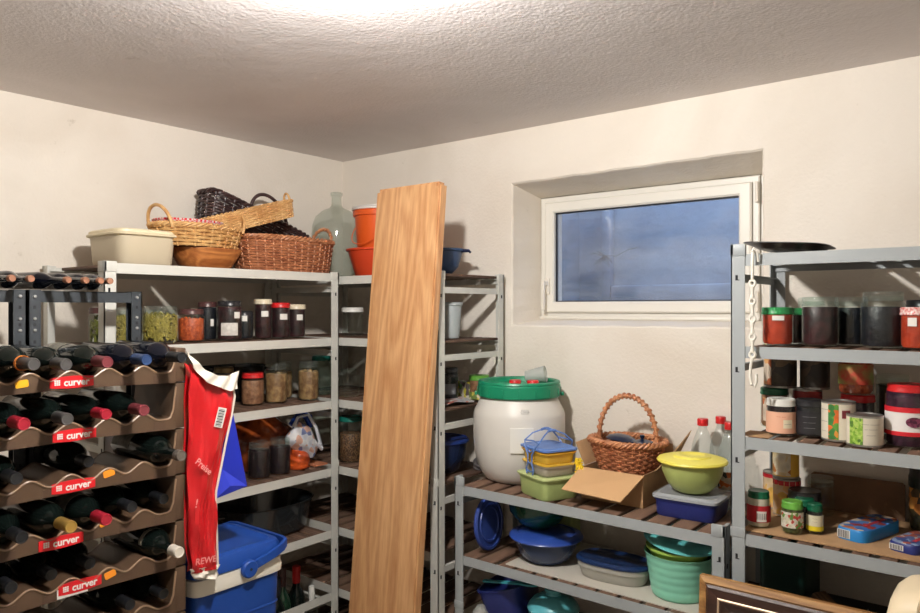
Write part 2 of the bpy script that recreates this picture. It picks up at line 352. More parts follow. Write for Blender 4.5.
# ------------------------------------------------------------ shelving racks
def rack(name, label, x0, x1, y0, y1, top, shelves, axis, m, group='metal shelving racks', pitch=.075, sw=.058, side_drop=.05, skip=()):
    """four L posts, long and side beams, loose slats running along `axis`"""
    t = T(name, label, 'shelving rack', (x0, y0, 0), group=group)
    X = x1-x0; Y = y1-y0; w = .036; th = .003
    for cx, sx in ((0, 1), (X, -1)):
        for cy, sy in ((0, 1), (Y, -1)):
            mb = MB(); mb.box(cx, cx+sx*w, cy, cy+sy*th, .0, top); mb.box(cx, cx+sx*th, cy, cy+sy*w, 0, top)
            mb.box(cx-sx*.002, cx+sx*(w+.002), cy-sy*.002, cy+sy*.008, top-.028, top+.004, .002)
            mb.box(cx-sx*.002, cx+sx*.008, cy-sy*.002, cy+sy*(w+.002), top-.028, top+.004, .002)
            p = mb.build('post', m, t)
            mb = MB()
            for z in shelves:
                zz = z-.035-.02
                if zz > .05:
                    mb.box(cx+sx*.012, cx+sx*.018, cy-sy*.0012, cy+sy*.001, zz-.012, zz+.0)
                    mb.box(cx-sx*.0012, cx+sx*.001, cy+sy*.012, cy+sy*.018, zz-.032, zz-.020)
                    mb.box(cx+sx*.012, cx+sx*.022, cy-sy*.0012, cy+sy*.001, zz-.014, zz-.012)
            if shelves: mb.build('slot', m_hole, p, smooth=False)
            mb = MB(); jz = round(top*.575, 3)
            mb.box(cx-sx*.0015, cx+sx*(w+.001), cy-sy*.0015, cy+sy*.004, jz, jz+.026, .001); mb.build('splice_plate', m, p)
    for z in shelves:
        long_x = (axis == 'Y')
        for k, cy in enumerate((0, Y)) if long_x else enumerate((0, X)):
            s_ = 1 if k == 0 else -1; mb = MB()
            if long_x:
                mb.box(.003, X-.003, cy+s_*.003, cy+s_*.006, z-.031, z); mb.box(.004, X-.004, cy+s_*.005, cy+s_*.024, z-.0135, z-.0105); mb.box(.004, X-.004, cy+s_*.005, cy+s_*.010, z-.0305, z-.028)
            else:
                mb.box(cy+s_*.003, cy+s_*.006, .003, Y-.003, z-.031, z); mb.box(cy+s_*.005, cy+s_*.024, .004, Y-.004, z-.0135, z-.0105); mb.box(cy+s_*.005, cy+s_*.010, .004, Y-.004, z-.0305, z-.028)
            mb.build('long_beam', m, t)
        zs = z-side_drop
        for k, cx in enumerate((0, X)) if long_x else enumerate((0, Y)):
            s_ = 1 if k == 0 else -1; mb = MB()
            if long_x: mb.box(cx+s_*.003, cx+s_*.006, .007, Y-.007, zs-.022, zs); mb.box(cx+s_*.005, cx+s_*.016, .008, Y-.008, zs-.0035, zs-.0005)
            else: mb.box(.007, X-.007, cx+s_*.003, cx+s_*.006, zs-.022, zs); mb.box(.008, X-.008, cx+s_*.005, cx+s_*.016, zs-.0035, zs-.0005)
            mb.build('side_beam', m, t)
        if z in skip: continue
        Ln = X if long_x else Y; n = int((Ln-.02)/pitch); off = (Ln-n*pitch+(pitch-sw))/2
        src = None
        for i in range(n):
            a = off+i*pitch+rnd.uniform(-.003, .003); rz = rnd.uniform(-.006, .006)
            if src is None:
                mb = MB()
                if long_x: mb.box(-sw/2, sw/2, .0075, Y-.0075, .005, .015, .0015)
                else: mb.box(.0075, X-.0075, -sw/2, sw/2, .005, .015, .0015)
                src = mb.build('slat', m_slat if long_x else m_slat_x, t); o = src
            else:
                o = src.copy(); COL.objects.link(o)
            o.location = (a+sw/2, 0, z-.0148) if long_x else (0, a+sw/2, z-.0148)
    return t
ZL = [1.77, 1.533, 1.288, 1.025, .783, .54, .29]
rack('shelving_rack', 'light grey metal rack along the left wall, its top crowded with baskets', .03, .455, -1.352, -.436, 1.786, [1.785]+ZL[1:], 'X', m_steel_l, skip=(.54,))
rack('shelving_rack', 'light grey metal rack in the room corner behind the leaning board', .032, .962, -.428, -.03, 1.778, [1.775]+ZL[1:], 'Y', m_steel_l)
rack('shelving_rack', 'low grey metal rack below the window holding barrel, basket and bowls', 1.022, 1.953, -.41, -.02, 1.062, [1.036, .795, .54, .29], 'Y', m_steel_g)
rack('shelving_rack', 'tall grey metal rack at right filled with preserves and cans', 1.968, 2.868, -.41, -.02, 1.815, [1.792, 1.549, 1.31, 1.055, .81, .56, .31], 'Y', m_steel_g, pitch=.06, sw=.037)

# ------------------------------------------------------------ generic containers
CAMX, CAMY = 2.61, -2.37
def face(x, y): return math.atan2(CAMY-y, CAMX-x)       # which way the shelf fronts look out into the room
def patch(mb, r, z0, z1, a0, a1, n=12, rz=None, th=.0006):
    """curved label on a cylinder"""
    rs = []
    for i in range(n+1):
        a = a0+(a1-a0)*i/n; c, s_ = math.cos(a), math.sin(a)
        rs.append([(c*r, s_*r, z0), (c*(r+th), s_*(r+th), z0), (c*(r+th), s_*(r+th), z1), (c*r, s_*r, z1)])
    mb.rings(rs)
def ridged_lid(mb, r, z, h, n=40):
    mb.lathe([(0, z), (r-.001, z), (r, z+.001), (r, z+h*.25), (r-.0012, z+h*.4), (r-.0008, z+h*.85), (r-.003, z+h), (r-.006, z+h-.0008), (0, z+h-.0008)], n)
def jar(name, label, cat, x, y, z, r, h, lid=None, lid_h=.013, lid_r=None, fill=None, fill_h=.82, neck=.86, shoulder=.80, labels=(), group=None, gl=None, rim=False, chunks=None, glasslid=False, bulge=0):
    """glass jar: body, contents, lid, labels; labels = (material, z0, z1, centre angle, width angle)"""
    t = T(name, label, cat, (x, y, z), face(x, y), group); hb = h-(lid_h if lid else .013 if glasslid else 0)
    zs = hb*shoulder; nr = r*neck
    prof = [(0, .0015), (r*.82, 0), (r*.97, .004), (r, .010), (r*(1+bulge), hb*.4), (r, zs), (r*.985, zs+hb*.04), (nr+.001, zs+(hb-zs)*.45), (nr, zs+(hb-zs)*.6), (nr, hb-.004), (nr+.0015, hb-.002), (nr, hb)]
    MB().lathe(prof, 32).build('jar_glass', gl or m_glass, t)
    if fill:
        fr = r-.0025; top = hb*fill_h
        if top <= zs: p = [(0, .004), (fr*.9, .004), (fr, .011), (fr, top-.003), (fr*.97, top), (0, top)]
        else: p = [(0, .004), (fr*.9, .004), (fr, .011), (fr, zs), (min(fr, nr+.002), top-.002), (0, top)]
        MB().lathe(p, 28).build('contents', fill, t)
    if chunks:
        cm, cmat, kind, cnt, size = chunks; mb = MB(); q = random.Random(int(r*1e5)+cnt)
        top = hb*fill_h
        for i in range(cnt):
            a = q.uniform(0, 2*PI); zz = q.uniform(.01, top); rr = (r-.003-size*.28)*(1 if q.random() < .85 else q.uniform(.3, 1))
            if zz > top*.92: rr *= math.sqrt(q.random())
            c = Vector((rr*math.cos(a), rr*math.sin(a), zz)); ta = Vector((-math.sin(a), math.cos(a), 0)); up = Vector((0, 0, 1)); ou = Vector((math.cos(a), math.sin(a), 0))
            th = q.uniform(0, PI); d = ta*math.cos(th)+up*math.sin(th); e = up*math.cos(th)-ta*math.sin(th)
            if kind == 'bean':
                L = size*q.uniform(.8, 1.3); bend = q.uniform(-.35, .35)*L
                pts = [c-d*L*.5, c-d*L*.2+e*bend*.7, c+d*L*.2+e*bend*.7, c+d*L*.5]; rad = size*.2
                pts = [p if math.hypot(p.x, p.y) < r-.003-rad else Vector((p.x*(r-.003-rad)/math.hypot(p.x, p.y), p.y*(r-.003-rad)/math.hypot(p.x, p.y), p.z)) for p in pts]
                mb.tube(pts, [rad*.6, rad, rad, rad*.6], 5)
            else:
                s_ = size*q.uniform(.6, 1); sv = mb.X
                mb.X = Matrix.Translation(c*(1) - ou*s_*.2) @ Euler((q.uniform(0, 3), q.uniform(0, 3), q.uniform(0, 3))).to_matrix().to_4x4()
                bm = bmesh.new(); bmesh.ops.create_icosphere(bm, subdivisions=1, radius=s_*.5)
                bm.verts.index_update(); mb.add([tuple(v.co*q.uniform(.8, 1.1)) for v in bm.verts], [tuple(v.index for v in f.verts) for f in bm.faces]); bm.free(); mb.X = sv
        tag(mb.build('preserve_pieces', cmat, t), kind='stuff')
    if lid:
        lr = lid_r or nr+.0035; mb = MB(); ridged_lid(mb, lr, hb-.006, lid_h+.006); mb.build('lid', lid, t)
    elif glasslid:
        MB().lathe([(nr+.0005, hb-.012), (nr+.003, hb-.011), (nr+.003, hb-.008), (nr+.0015, hb-.006), (nr+.0025, hb+.006), (nr, hb+.011), (nr*.8, hb+.012), (0, hb+.011)], 32).build('glass_lid', gl or m_glass_rim, t)
    else:
        MB().tube([(nr*math.cos(a*PI/16), nr*math.sin(a*PI/16), hb) for a in range(32)], .0016, 6, True).build('rim', gl or m_glass, t)
    for li, L in enumerate(labels):
        m_, z0, z1, ac, aw = L[:5]; mb = MB(); patch(mb, r*(1+bulge)+.0004+.0005*li, z0, z1, ac-aw/2, ac+aw/2); o = mb.build('label', m_, t)
        if len(L) > 5:                                   # print on the label
            m2 = MB(); k = 0
            for body, zz, sz in L[5]:
                vs, fs = text_verts(body, sz, .0003)
                rr = r*(1+bulge)+.0012+.0005*li; m2.add([((rr+v[2])*math.cos(ac+v[0]/rr), (rr+v[2])*math.sin(ac+v[0]/rr), zz+v[1]) for v in vs], fs)
            m2.build('print', L[6] if len(L) > 6 else m_ink, o)
    return t
m_ink = mat('black_ink', (.03, .03, .035), .6)
m_redink = mat('red_ink', S(190, 30, 30), .6)

def fillmat(name, c1, c2, scale=90, bump=.002): return mat(name, c1, .45, col2=c2, scale=scale, bump=bump, bscale=scale*1.3)
f_dark = fillmat('dark_fruit_preserve', S(40, 20, 26), S(18, 9, 14), 70)
f_plum = fillmat('plum_preserve', S(66, 28, 32), S(20, 10, 14), 45)
f_navy = fillmat('blue_black_preserve', S(18, 22, 34), S(6, 8, 14), 60)
f_sauce = fillmat('tomato_sauce', S(190, 62, 28), S(160, 44, 20), 50, .0005)
f_orange = fillmat('orange_preserve', S(205, 96, 48), S(150, 52, 24), 120)
f_meat = fillmat('brown_potted_meat', S(170, 122, 90), S(118, 74, 52), 60)
f_mush = fillmat('stewed_fruit', S(176, 140, 96), S(116, 78, 50), 45)
f_grain = voro('brown_grain', [S(130, 92, 62), S(92, 62, 42), S(150, 112, 76), S(74, 48, 34)], 230)
c_bean = mat('preserved_green_bean', S(154, 138, 66), .4, var=.35, scale=40)
c_orange = mat('preserved_orange_piece', S(220, 108, 52), .4, var=.3, scale=60)
c_pale = mat('preserved_pale_fruit', S(190, 150, 102), .4, var=.35, scale=60)
c_olive = mat('olive_green_pickle', S(110, 112, 40), .35, var=.4, scale=60)
l_cream = mat('cream_lid', S(220, 208, 180), .35)
l_red = mat('red_lid', S(200, 34, 36), .35)
l_green = mat('green_lid', S(44, 132, 74), .35)
l_dkgreen = mat('dark_green_lid', S(12, 92, 62), .35)
l_ltgreen = mat('light_green_lid', S(96, 160, 62), .35)
l_black = mat('black_lid', (.015, .015, .018), .3)
l_gold = mat('dull_gold_lid', S(120, 104, 70), .35, .6)
l_brown = mat('brown_lid', S(80, 50, 48), .35)
l_white = mat('white_lid', S(232, 230, 222), .35)
l_teal = mat('teal_lid', S(20, 110, 96), .35)
LBL = lambda z0, z1, ac=0, aw=.9, m=None: (m or m_paper, z0, z1, ac, aw)

# ------------------------------------------------------------ left rack, second shelf: preserves
z2 = 1.536; g2 = 'preserving jars on the second shelf of the left rack'
jar('preserve_jar', 'dim greenish jar at the far left end of the second shelf, behind the rack post', 'jar', .22, -1.255, z2, .034, .115, l_brown, fill=None, fill_h=.85, group=g2, chunks=(0, c_olive, 'bean', 70, .02))
jar('preserve_jar', 'clip-top glass jar of green beans half hidden by the black rack post', 'jar', .34, -1.222, z2, .045, .118, fill=None, fill_h=.84, neck=.9, glasslid=True, group=g2, chunks=(0, c_bean, 'bean', 330, .017))
jar('preserve_jar', 'widest glass jar of green beans with a glass lid, left of the orange jar', 'jar', .33, -1.108, z2, .058, .122, fill=None, fill_h=.86, neck=.88, glasslid=True, group=g2, chunks=(0, c_bean, 'bean', 560, .018))
jar('preserve_jar', 'glass jar packed with orange shredded vegetables under a brown lid', 'jar', .34, -1.002, z2, .044, .111, l_brown, fill=f_orange, fill_h=.80, group=g2, chunks=(0, c_orange, 'bean', 260, .014))
jar('preserve_jar', 'dark narrow jar with a small white tag beside the orange jar', 'jar', .295, -.912, z2, .034, .136, l_brown, fill=f_navy, fill_h=.95, group=g2, labels=[LBL(.05, .075, .5, .35)])
jar('preserve_jar', 'dark wide jar with a large white label and a small one above', 'jar', .365, -.868, z2, .044, .139, l_black, fill=f_plum, fill_h=.95, group=g2, labels=[LBL(.018, .062, 0, 1.35, mat('spotted_paper_label', S(220, 216, 208), .7, col2=S(196, 190, 182), scale=60)), LBL(.078, .10, .62, .5)])
jar('preserve_jar', 'short blue-black jar with a black lid and a white label', 'jar', .33, -.782, z2, .033, .103, l_black, fill=f_navy, fill_h=.95, group=g2, labels=[LBL(.066, .086, -.1, .8)])
jar('preserve_jar', 'tallest dark red jar with a cream lid and white label', 'jar', .35, -.714, z2, .032, .147, l_cream, fill=f_plum, fill_h=.97, neck=.93, shoulder=.86, group=g2, labels=[LBL(.082, .103, .2, .8)])
jar('preserve_jar', 'dark red jar with a bright red lid and white label', 'jar', .355, -.639, z2, .036, .134, l_red, fill=f_plum, fill_h=.97, neck=.93, group=g2, labels=[LBL(.070, .092, .35, .8)])
jar('preserve_jar', 'dark red jar with a cream lid at the right end of the left rack row', 'jar', .35, -.560, z2, .035, .128, l_cream, fill=f_plum, fill_h=.97, neck=.95, group=g2, labels=[LBL(.067, .089, .4, .7)])
# third shelf
z3 = 1.291; g3 = 'preserving jars on the third shelf of the left rack'
jar('preserve_jar', 'jar with a dull gold lid partly behind the white bag edge', 'jar', .25, -.815, z3, .038, .140, l_gold, fill=f_meat, fill_h=.9, group=g3)
jar('preserve_jar', 'squat jar of brown meat paste with a red lid', 'jar', .315, -.735, z3, .042, .118, l_red, fill=f_meat, fill_h=.88, group=g3)
jar('preserve_jar', 'tall open-topped jar of mottled stewed fruit right of the red-lidded jar', 'jar', .33, -.640, z3, .042, .150, fill=f_mush, fill_h=.80, neck=.84, group=g3, glasslid=True, chunks=(0, c_pale, 'lump', 70, .024))
jar('preserve_jar', 'slim jar of pale fruit standing back between two larger fruit jars', 'jar', .245, -.540, z3, .036, .148, fill=f_mush, fill_h=.80, neck=.84, group=g3, glasslid=True, chunks=(0, c_pale, 'lump', 50, .022))
jar('preserve_jar', 'tall jar of stewed fruit nearest the corner post on the third shelf', 'jar', .365, -.512, z3, .041, .152, fill=f_mush, fill_h=.80, neck=.84, group=g3, glasslid=True, chunks=(0, c_pale, 'lump', 70, .024))
g3b = 'empty glass jars on the corner rack'
jar('empty_jar', 'empty glass jar with a teal lid left of the corner post', 'jar', .27, -.365, z3, .042, .160, l_teal, gl=m_glass_g, group=g3b)
jar('empty_jar', 'empty round glass jar right of the corner post on the third shelf', 'jar', .40, -.335, z3, .047, .108, neck=.7, shoulder=.72, group=g3b, bulge=.04)
jar('empty_jar', 'large empty glass jar behind the round one near the leaning board', 'jar', .42, -.16, z3, .058, .165, neck=.75, group=g3b)
jar('empty_jar', 'empty glass jar with a white lid on the second shelf beside the leaning board', 'jar', .40, -.31, z2, .043, .116, l_white, neck=.9, lid_r=.045, group=g3b)
# dark pans in the gloom at the back of the third shelf
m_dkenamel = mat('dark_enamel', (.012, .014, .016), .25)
def pot(name, label, x, y, z, hx, hy, h, m, rz=0, handles=True, lid=True, cat='pot'):
    t = T(name, label, cat, (x, y, z), rz)
    mb = MB(); mb.rings([se_ring(hx*.80, hy*.80, 0, 2.4), se_ring(hx*.88, hy*.88, .008, 2.4), se_ring(hx*.97, hy*.97, h*.7, 2.4), se_ring(hx, hy, h, 2.4), se_ring(hx*1.03, hy*1.03, h+.002, 2.4), se_ring(hx*.99, hy*.99, h+.004, 2.4), se_ring(hx*.95, hy*.95, h*.7, 2.4), se_ring(hx*.82, hy*.82, .012, 2.4)]); mb.build('pan_body', m, t)
    if lid:
        mb = MB(); mb.rings([se_ring(hx*1.02, hy*1.02, h+.006, 2.4), se_ring(hx*1.0, hy*1.0, h+.012, 2.4), se_ring(hx*.9, hy*.9, h+.028, 2.4), se_ring(hx*.6, hy*.6, h+.044, 2.4), se_ring(hx*.2, hy*.2, h+.05, 2.4)]); mb.build('lid', m, t)
    if handles:
        for s_ in (-1, 1):
            a = hy*1.0; MB().tube([(-.045, s_*a*.97, h-.02), (-.04, s_*(a+.022), h-.018), (0, s_*(a+.03), h-.016), (.04, s_*(a+.022), h-.018), (.045, s_*a*.97, h-.02)], .0055, 8).build('handle', m, t)
    return t
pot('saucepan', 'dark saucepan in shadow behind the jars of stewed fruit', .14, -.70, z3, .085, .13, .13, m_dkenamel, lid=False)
# fourth shelf
z4 = 1.028
jar('fruit_jar', 'left of two dark berry jars in front of the crumpled brown bag', 'jar', .365, -.742, z4, .041, .132, fill=f_dark, fill_h=.86, neck=.86, group='dark berry jars on the fourth shelf', glasslid=True, chunks=(0, mat('dark_berry', S(44, 16, 30), .3, var=.5, scale=50), 'lump', 60, .022))
jar('fruit_jar', 'right of two dark berry jars in front of the crumpled brown bag', 'jar', .37, -.654, z4, .041, .134, fill=f_dark, fill_h=.86, neck=.86, group='dark berry jars on the fourth shelf', glasslid=True, chunks=(0, MATS['dark_berry'], 'lump', 60, .022))
jar('fruit_jar', 'dim dark jar farthest left on the fourth shelf beside the blue bag', 'jar', .33, -.845, z4, .040, .120, fill=f_dark, fill_h=.86, group='dark berry jars on the fourth shelf')
jar('grain_jar', 'glass jar of brown grain with a green lid right of the corner post', 'jar', .415, -.335, z4, .047, .182, l_teal, fill=f_grain, fill_h=.68, neck=.93, shoulder=.86)
m_foil = mat('orange_brown_film', S(176, 84, 36), .22, col2=S(100, 44, 22), scale=14, spec=.9, coat=.5)
def crumple(name, label, x, y, z, hx, hy, h, mats, seed=1, e=2.4, amp=.018, top=.35, cat='bag'):
    q = random.Random(seed); ph = [(q.uniform(2, 7), q.uniform(2, 9), q.uniform(0, 6), q.uniform(.3, 1)) for _ in range(9)]
    rs = []; nz = 22; n = 56
    for k in range(nz+1):
        v = k/nz; s_ = (1-(1-top)*max(0, (v-.55)/.45)**1.5)*(.92+.08*math.sin(v*PI))
        ring = []
        for (px, py, pz) in se_ring(hx*s_, hy*s_, h*v, e, n):
            a = math.atan2(py, px); d = sum(w*abs(math.sin(f1*a*.5+f2*v*1.3+p)) for f1, f2, p, w in ph)/4-.6
            L = math.hypot(px, py) or 1; d *= amp*(1 if 0 < k else .2)
            ring.append((px+px/L*d, py+py/L*d, max(0, pz+(d*.5 if k else 0))))
        rs.append(ring)
    o = MB().rings(rs).build(name, mats, ang=.35)
    o.location = (x, y, z); return tag(o, label, cat)
crumple('plastic_bag', 'crumpled orange-brown plastic bag filling the back of the fourth shelf', .20, -.62, z4, .12, .125, .205, m_foil, 4)
# twisted orange wrapper and white-blue bag by the post
mo = mat('orange_wrapper', S(226, 96, 38), .3, col2=S(150, 56, 28), scale=22, coat=.4)
crumple('sweet_packet', 'bright orange wrapped packet lying by the corner post of the fourth shelf', .345, -.555, z4, .05, .040, .075, mo, 9, amp=.012, cat='packet')
tag(MB().box(.20, .395, -.50, -.44, 0, .006).build('brown_paper', mat('orange_brown_paper', S(196, 122, 86), .8), loc=(0, 0, z4)), 'flat orange-brown paper strip lying at the post end of the fourth shelf', 'paper')
m_wb = mat('white_bag_film', S(222, 224, 230), .3, coat=.3); m_bb = mat('blue_bag_film', S(36, 66, 150), .3, coat=.3); m_pk = mat('pink_print', S(214, 150, 130), .5)
def strip(mb, quad, th, nu=10, nv=10, wob=.006, seed=1, nrm=(1, 0, 0)):
    """thin crumpled sheet over a quad given as four corners, thickness along nrm"""
    q = random.Random(seed); ph = [(q.uniform(2, 9), q.uniform(2, 9), q.uniform(0, 6)) for _ in range(5)]
    A, B, C_, D = [Vector(p) for p in quad]; nn = Vector(nrm).normalized(); top = []; bot = []
    for j in range(nv+1):
        for i in range(nu+1):
            u, v = i/nu, j/nv; p = A*(1-u)*(1-v)+B*u*(1-v)+C_*u*v+D*(1-u)*v
            w = wob*sum(math.sin(a*u+b*v+c) for a, b, c in ph)/3
            top.append(tuple(p+nn*(w+th/2))); bot.append(tuple(p+nn*(w-th/2)))
    n = nu+1; m_ = len(top); fs = []
    for j in range(nv):
        for i in range(nu):
            a = j*n+i; fs.append((a, a+1, a+n+1, a+n)); fs.append((m_+a, m_+a+n, m_+a+n+1, m_+a+1))
    for i in range(nu): fs.append((i, m_+i, m_+i+1, i+1)); a = nv*n+i; fs.append((a, a+1, m_+a+1, m_+a))
    for j in range(nv): a = j*n; fs.append((a, a+n, m_+a+n, m_+a)); a = j*n+nu; fs.append((a, m_+a, m_+a+n, a+n))
    mb.add(top+bot, fs)
t = T('carrier_bag', 'white carrier bag with blue and pink print and twisted handles beside the corner post', 'bag', (.36, -.50, z4))
mb = MB(); rs = []
for k in range(15):
    v = k/14; w = .014+.052*math.sin(PI*min(1, v*.95+.06))**.7; cy = -.012-.055*v+.0*v; d = .030*math.sin(PI*min(1, v+.06))**.6+.006
    rs.append([(p[0]+.006*math.sin(7*v+3*math.atan2(p[1], p[0])), p[1]+cy+.01*math.sin(9*v), .035+v*.145) for p in se_ring(d, w, 0, 1.7, 30)])
mb.rings(rs); mb.build('bag_body', voro('white_blue_print', [S(224, 226, 230), S(214, 216, 224), S(228, 226, 226), S(120, 130, 170), S(216, 170, 150)], 42), t)
mb = MB(); mb.tube([(.01, -.09, .165), (.012, -.07, .20), (.014, -.02, .205), (.01, .02, .15), (.008, .045, .08), (.01, .05, .06), (.016, .02, .085), (.014, -.03, .14)], [.007, .006, .006, .007, .008, .008, .007, .008], 6); mb.build('bag_handle', m_wb, t)
mb = MB(); mb.tube([(-.01, -.085, .17), (-.01, -.04, .212), (-.012, .0, .19), (-.01, .01, .15)], [.012, .016, .018, .01], 8); mb.build('bag_fold', m_bb, t)
# fifth shelf: black roaster ; sixth: bottles
z5 = .786
pot('roasting_pot', 'big black oval roasting pot on the fifth shelf of the left rack', .235, -.64, z5, .165, .20, .115, mat('black_enamel_speckled', (.015, .018, .02), .2, coat=.4), lid=False)
z7 = .293
def upright_bottle(label, x, y, z, h, r, cap, m=None, lab=None, group=None):
    t = T('bottle', label, 'bottle', (x, y, z), face(x, y), group)
    MB().lathe([(0, .002), (r*.9, 0), (r, .006), (r, h*.58), (r*.85, h*.66), (r*.42, h*.76), (r*.36, h*.97), (r*.40, h*.975), (r*.4, h)], 24).build('bottle_glass', m or m_bottle, t)
    mb = MB(); mb.lathe([(r*.45, h*.80), (r*.46, h*1.0), (r*.40, h*1.01), (0, h*1.01)], 18); mb.build('cap', cap, t)
    if lab: mb = MB(); patch(mb, r+.0004, h*.12, h*.45, -1.1, 1.1); mb.build('label', lab, t)
gb = 'bottles standing low on the left rack'
upright_bottle('dark bottle with a black cap standing low on the left rack, nearest the cooler', .33, -.64, z7, .325, .037, l_black, group=gb)
upright_bottle('dark green bottle with a brown cap and pale label low on the left rack', .28, -.575, z7, .330, .037, l_brown, m=mat('green_bottle_glass', (.01, .04, .02), .06, spec=.8), lab=mat('grey_green_label', S(150, 160, 150), .6), group=gb)
upright_bottle('dark bottle with a red cap standing low on the left rack', .27, -.496, z7, .315, .036, l_red, lab=m_paper, group=gb)
upright_bottle('small clear bottle with a pale cap low on the left rack beside the corner post', .36, -.492, z7, .255, .026, l_white, m=m_glass, group=gb)

# ------------------------------------------------------------ wicker
def se_pt(hx, hy, a, e):
    c, s_ = math.cos(a), math.sin(a)
    return math.copysign(abs(c)**(2/e), c)*hx, math.copysign(abs(s_)**(2/e), s_)*hy
def even_angles(hx, hy, e, n):
    K = 720; P = [se_pt(hx, hy, 2*PI*i/K, e) for i in range(K+1)]; L = [0]
    for i in range(K): L.append(L[-1]+math.dist(P[i], P[i+1]))
    out = []; j = 0
    for i in range(n):
        s_ = L[-1]*i/n
        while L[j+1] < s_: j += 1
        out.append(2*PI*(j+(s_-L[j])/max(1e-9, L[j+1]-L[j]))/K)
    return out
def wicker(name, label, cat, loc, rot, hx, hy, h, m, taper=.85, e=2.4, rows=12, stakes=28, rim=.008, m_rim=None, m_stake=None, handles=(), group=None, amp=None, liner=None, base=True, rimwaves=2):
    """woven basket: weave rows, stakes, braided rim, bound handles; handles = list of (kind, args)"""
    t = T(name, label, cat, loc, 0, group, rot); m_rim = m_rim or m; m_stake = m_stake or m
    stakes += stakes % 2
    A = even_angles(hx, hy, e, stakes*2); rr = h/rows*.52; amp = amp or rr*.8
    mb = MB()
    for k in range(rows):
        v = (k+.5)/rows; f = taper+(1-taper)*v**.8; pts = []
        for i, a in enumerate(A):
            x, y = se_pt(hx*f, hy*f, a, e); L = math.hypot(x, y); o = 0
            if i % 2 == 0: o = amp*(1 if (i//2+k) % 2 else -1)
            pts.append((x+x/L*o, y+y/L*o, h*v))
        mb.tube(pts, rr*.95, 5, True)
    tag(mb.build('woven_cane', m, t, ang=1.2), kind='stuff')
    mb = MB()
    for i in range(0, len(A), 2):
        a = A[i]; pts = []
        for v in (.0, .33, .66, 1.0):
            f = taper+(1-taper)*v**.8; x, y = se_pt(hx*f, hy*f, a, e); pts.append((x, y, h*v))
        mb.tube(pts, rr*.8, 5)
    tag(mb.build('upright_cane', m_stake, t), kind='stuff')
    if base:
        mb = MB(); mb.rings([se_ring(hx*taper, hy*taper, .002, e, 40), se_ring(hx*taper, hy*taper, .007, e, 40)]); mb.build('basket_base', m, t)
    B = even_angles(hx, hy, e, 120); mb = MB()
    for s_ in range(3):
        pts = []
        for i, a in enumerate(B):
            ph = i/120*2*PI*stakes/rimwaves+s_*2*PI/3; x, y = se_pt(hx, hy, a, e); L = math.hypot(x, y)
            pts.append((x+x/L*rim*.8*math.cos(ph), y+y/L*rim*.8*math.cos(ph), h+rim*.7*math.sin(ph)))
        mb.tube(pts, rim*.62, 5, True)
    mb.build('braided_rim', m_rim, t, ang=1.2)
    for H in handles:
        p0, p1, apex, r, wrap = H[:5]; hm = H[5] if len(H) > 5 else m_rim
        p0, p1, apex = Vector(p0), Vector(p1), Vector(apex); mid = (p0+p1)/2; pts = []
        u = (p1-p0)/2; w = apex-mid
        for i in range(29):
            th = PI*i/28; pts.append(mid-u*math.cos(th)*(1+.0*math.sin(th))+w*math.sin(th)**.9)
        pts = [p0-w*.12]+pts+[p1-w*.12]
        mb = MB(); mb.tube(pts, r*.85, 8)
        if wrap:
            n = len(pts); sp = []
            nrm = u.cross(w).normalized(); turns = wrap
            M_ = 260
            for i in range(M_):
                s_ = i/(M_-1)*(n-1); k = min(int(s_), n-2); p = pts[k].lerp(pts[k+1], s_-k); tt = (pts[k+1]-pts[k]).normalized(); b = nrm.cross(tt)
                a = 2*PI*turns*i/M_; sp.append(p+(nrm*math.cos(a)+b*math.sin(a))*r*.95)
            mb.tube(sp, r*.42, 5)
        mb.build('handle', hm, t, ang=1.2)
    return t
w_light = mat('light_wicker', S(214, 172, 112), .55, col2=S(180, 128, 72), scale=30)
w_pale = mat('pale_wicker', S(222, 180, 122), .5, col2=S(196, 144, 88), scale=26)
w_red = mat('reddish_wicker', S(182, 118, 80), .5, col2=S(138, 78, 50), scale=30)
w_redl = mat('reddish_light_wicker', S(202, 142, 100), .5, col2=S(158, 98, 64), scale=24)
w_dark = mat('dark_brown_wicker', S(80, 58, 56), .4, col2=S(46, 32, 34), scale=24)
w_handle = mat('honey_wicker', S(198, 120, 62), .4, col2=S(160, 84, 40), scale=60)

zt = 1.786; zb_ = 1.776
# cream lidded container
t = T('food_container', 'large translucent cream lidded container at the left end of the basket row', 'container', (.250, -1.162, zt+.002))
mpp = mat('translucent_cream_plastic', S(218, 204, 176), .4, alpha=.86); mpl = mat('cream_lid_plastic', S(226, 212, 178), .4)
mb = MB(); hx, hy = .118, .102
mb.rings([se_ring(hx*.88, hy*.88, 0, 6, 48), se_ring(hx*.93, hy*.93, .008, 6, 48), se_ring(hx*.99, hy*.99, .105, 6, 48), se_ring(hx*.97, hy*.97, .105, 6, 48), se_ring(hx*.90, hy*.90, .01, 6, 48)]); mb.build('tub', mpp, t); t.scale = (1.0, 1.0, .93)
mb = MB(); mb.rings([se_ring(hx*1.02, hy*1.02, .100, 6, 48), se_ring(hx*1.07, hy*1.07, .103, 6, 48), se_ring(hx*1.08, hy*1.08, .109, 6, 48), se_ring(hx*1.03, hy*1.03, .112, 6, 48), se_ring(hx*1.02, hy*1.02, .120, 6, 48), se_ring(hx*.97, hy*.97, .124, 6, 48), se_ring(hx*.9, hy*.9, .122, 6, 48)]); mb.build('lid', mpl, t)

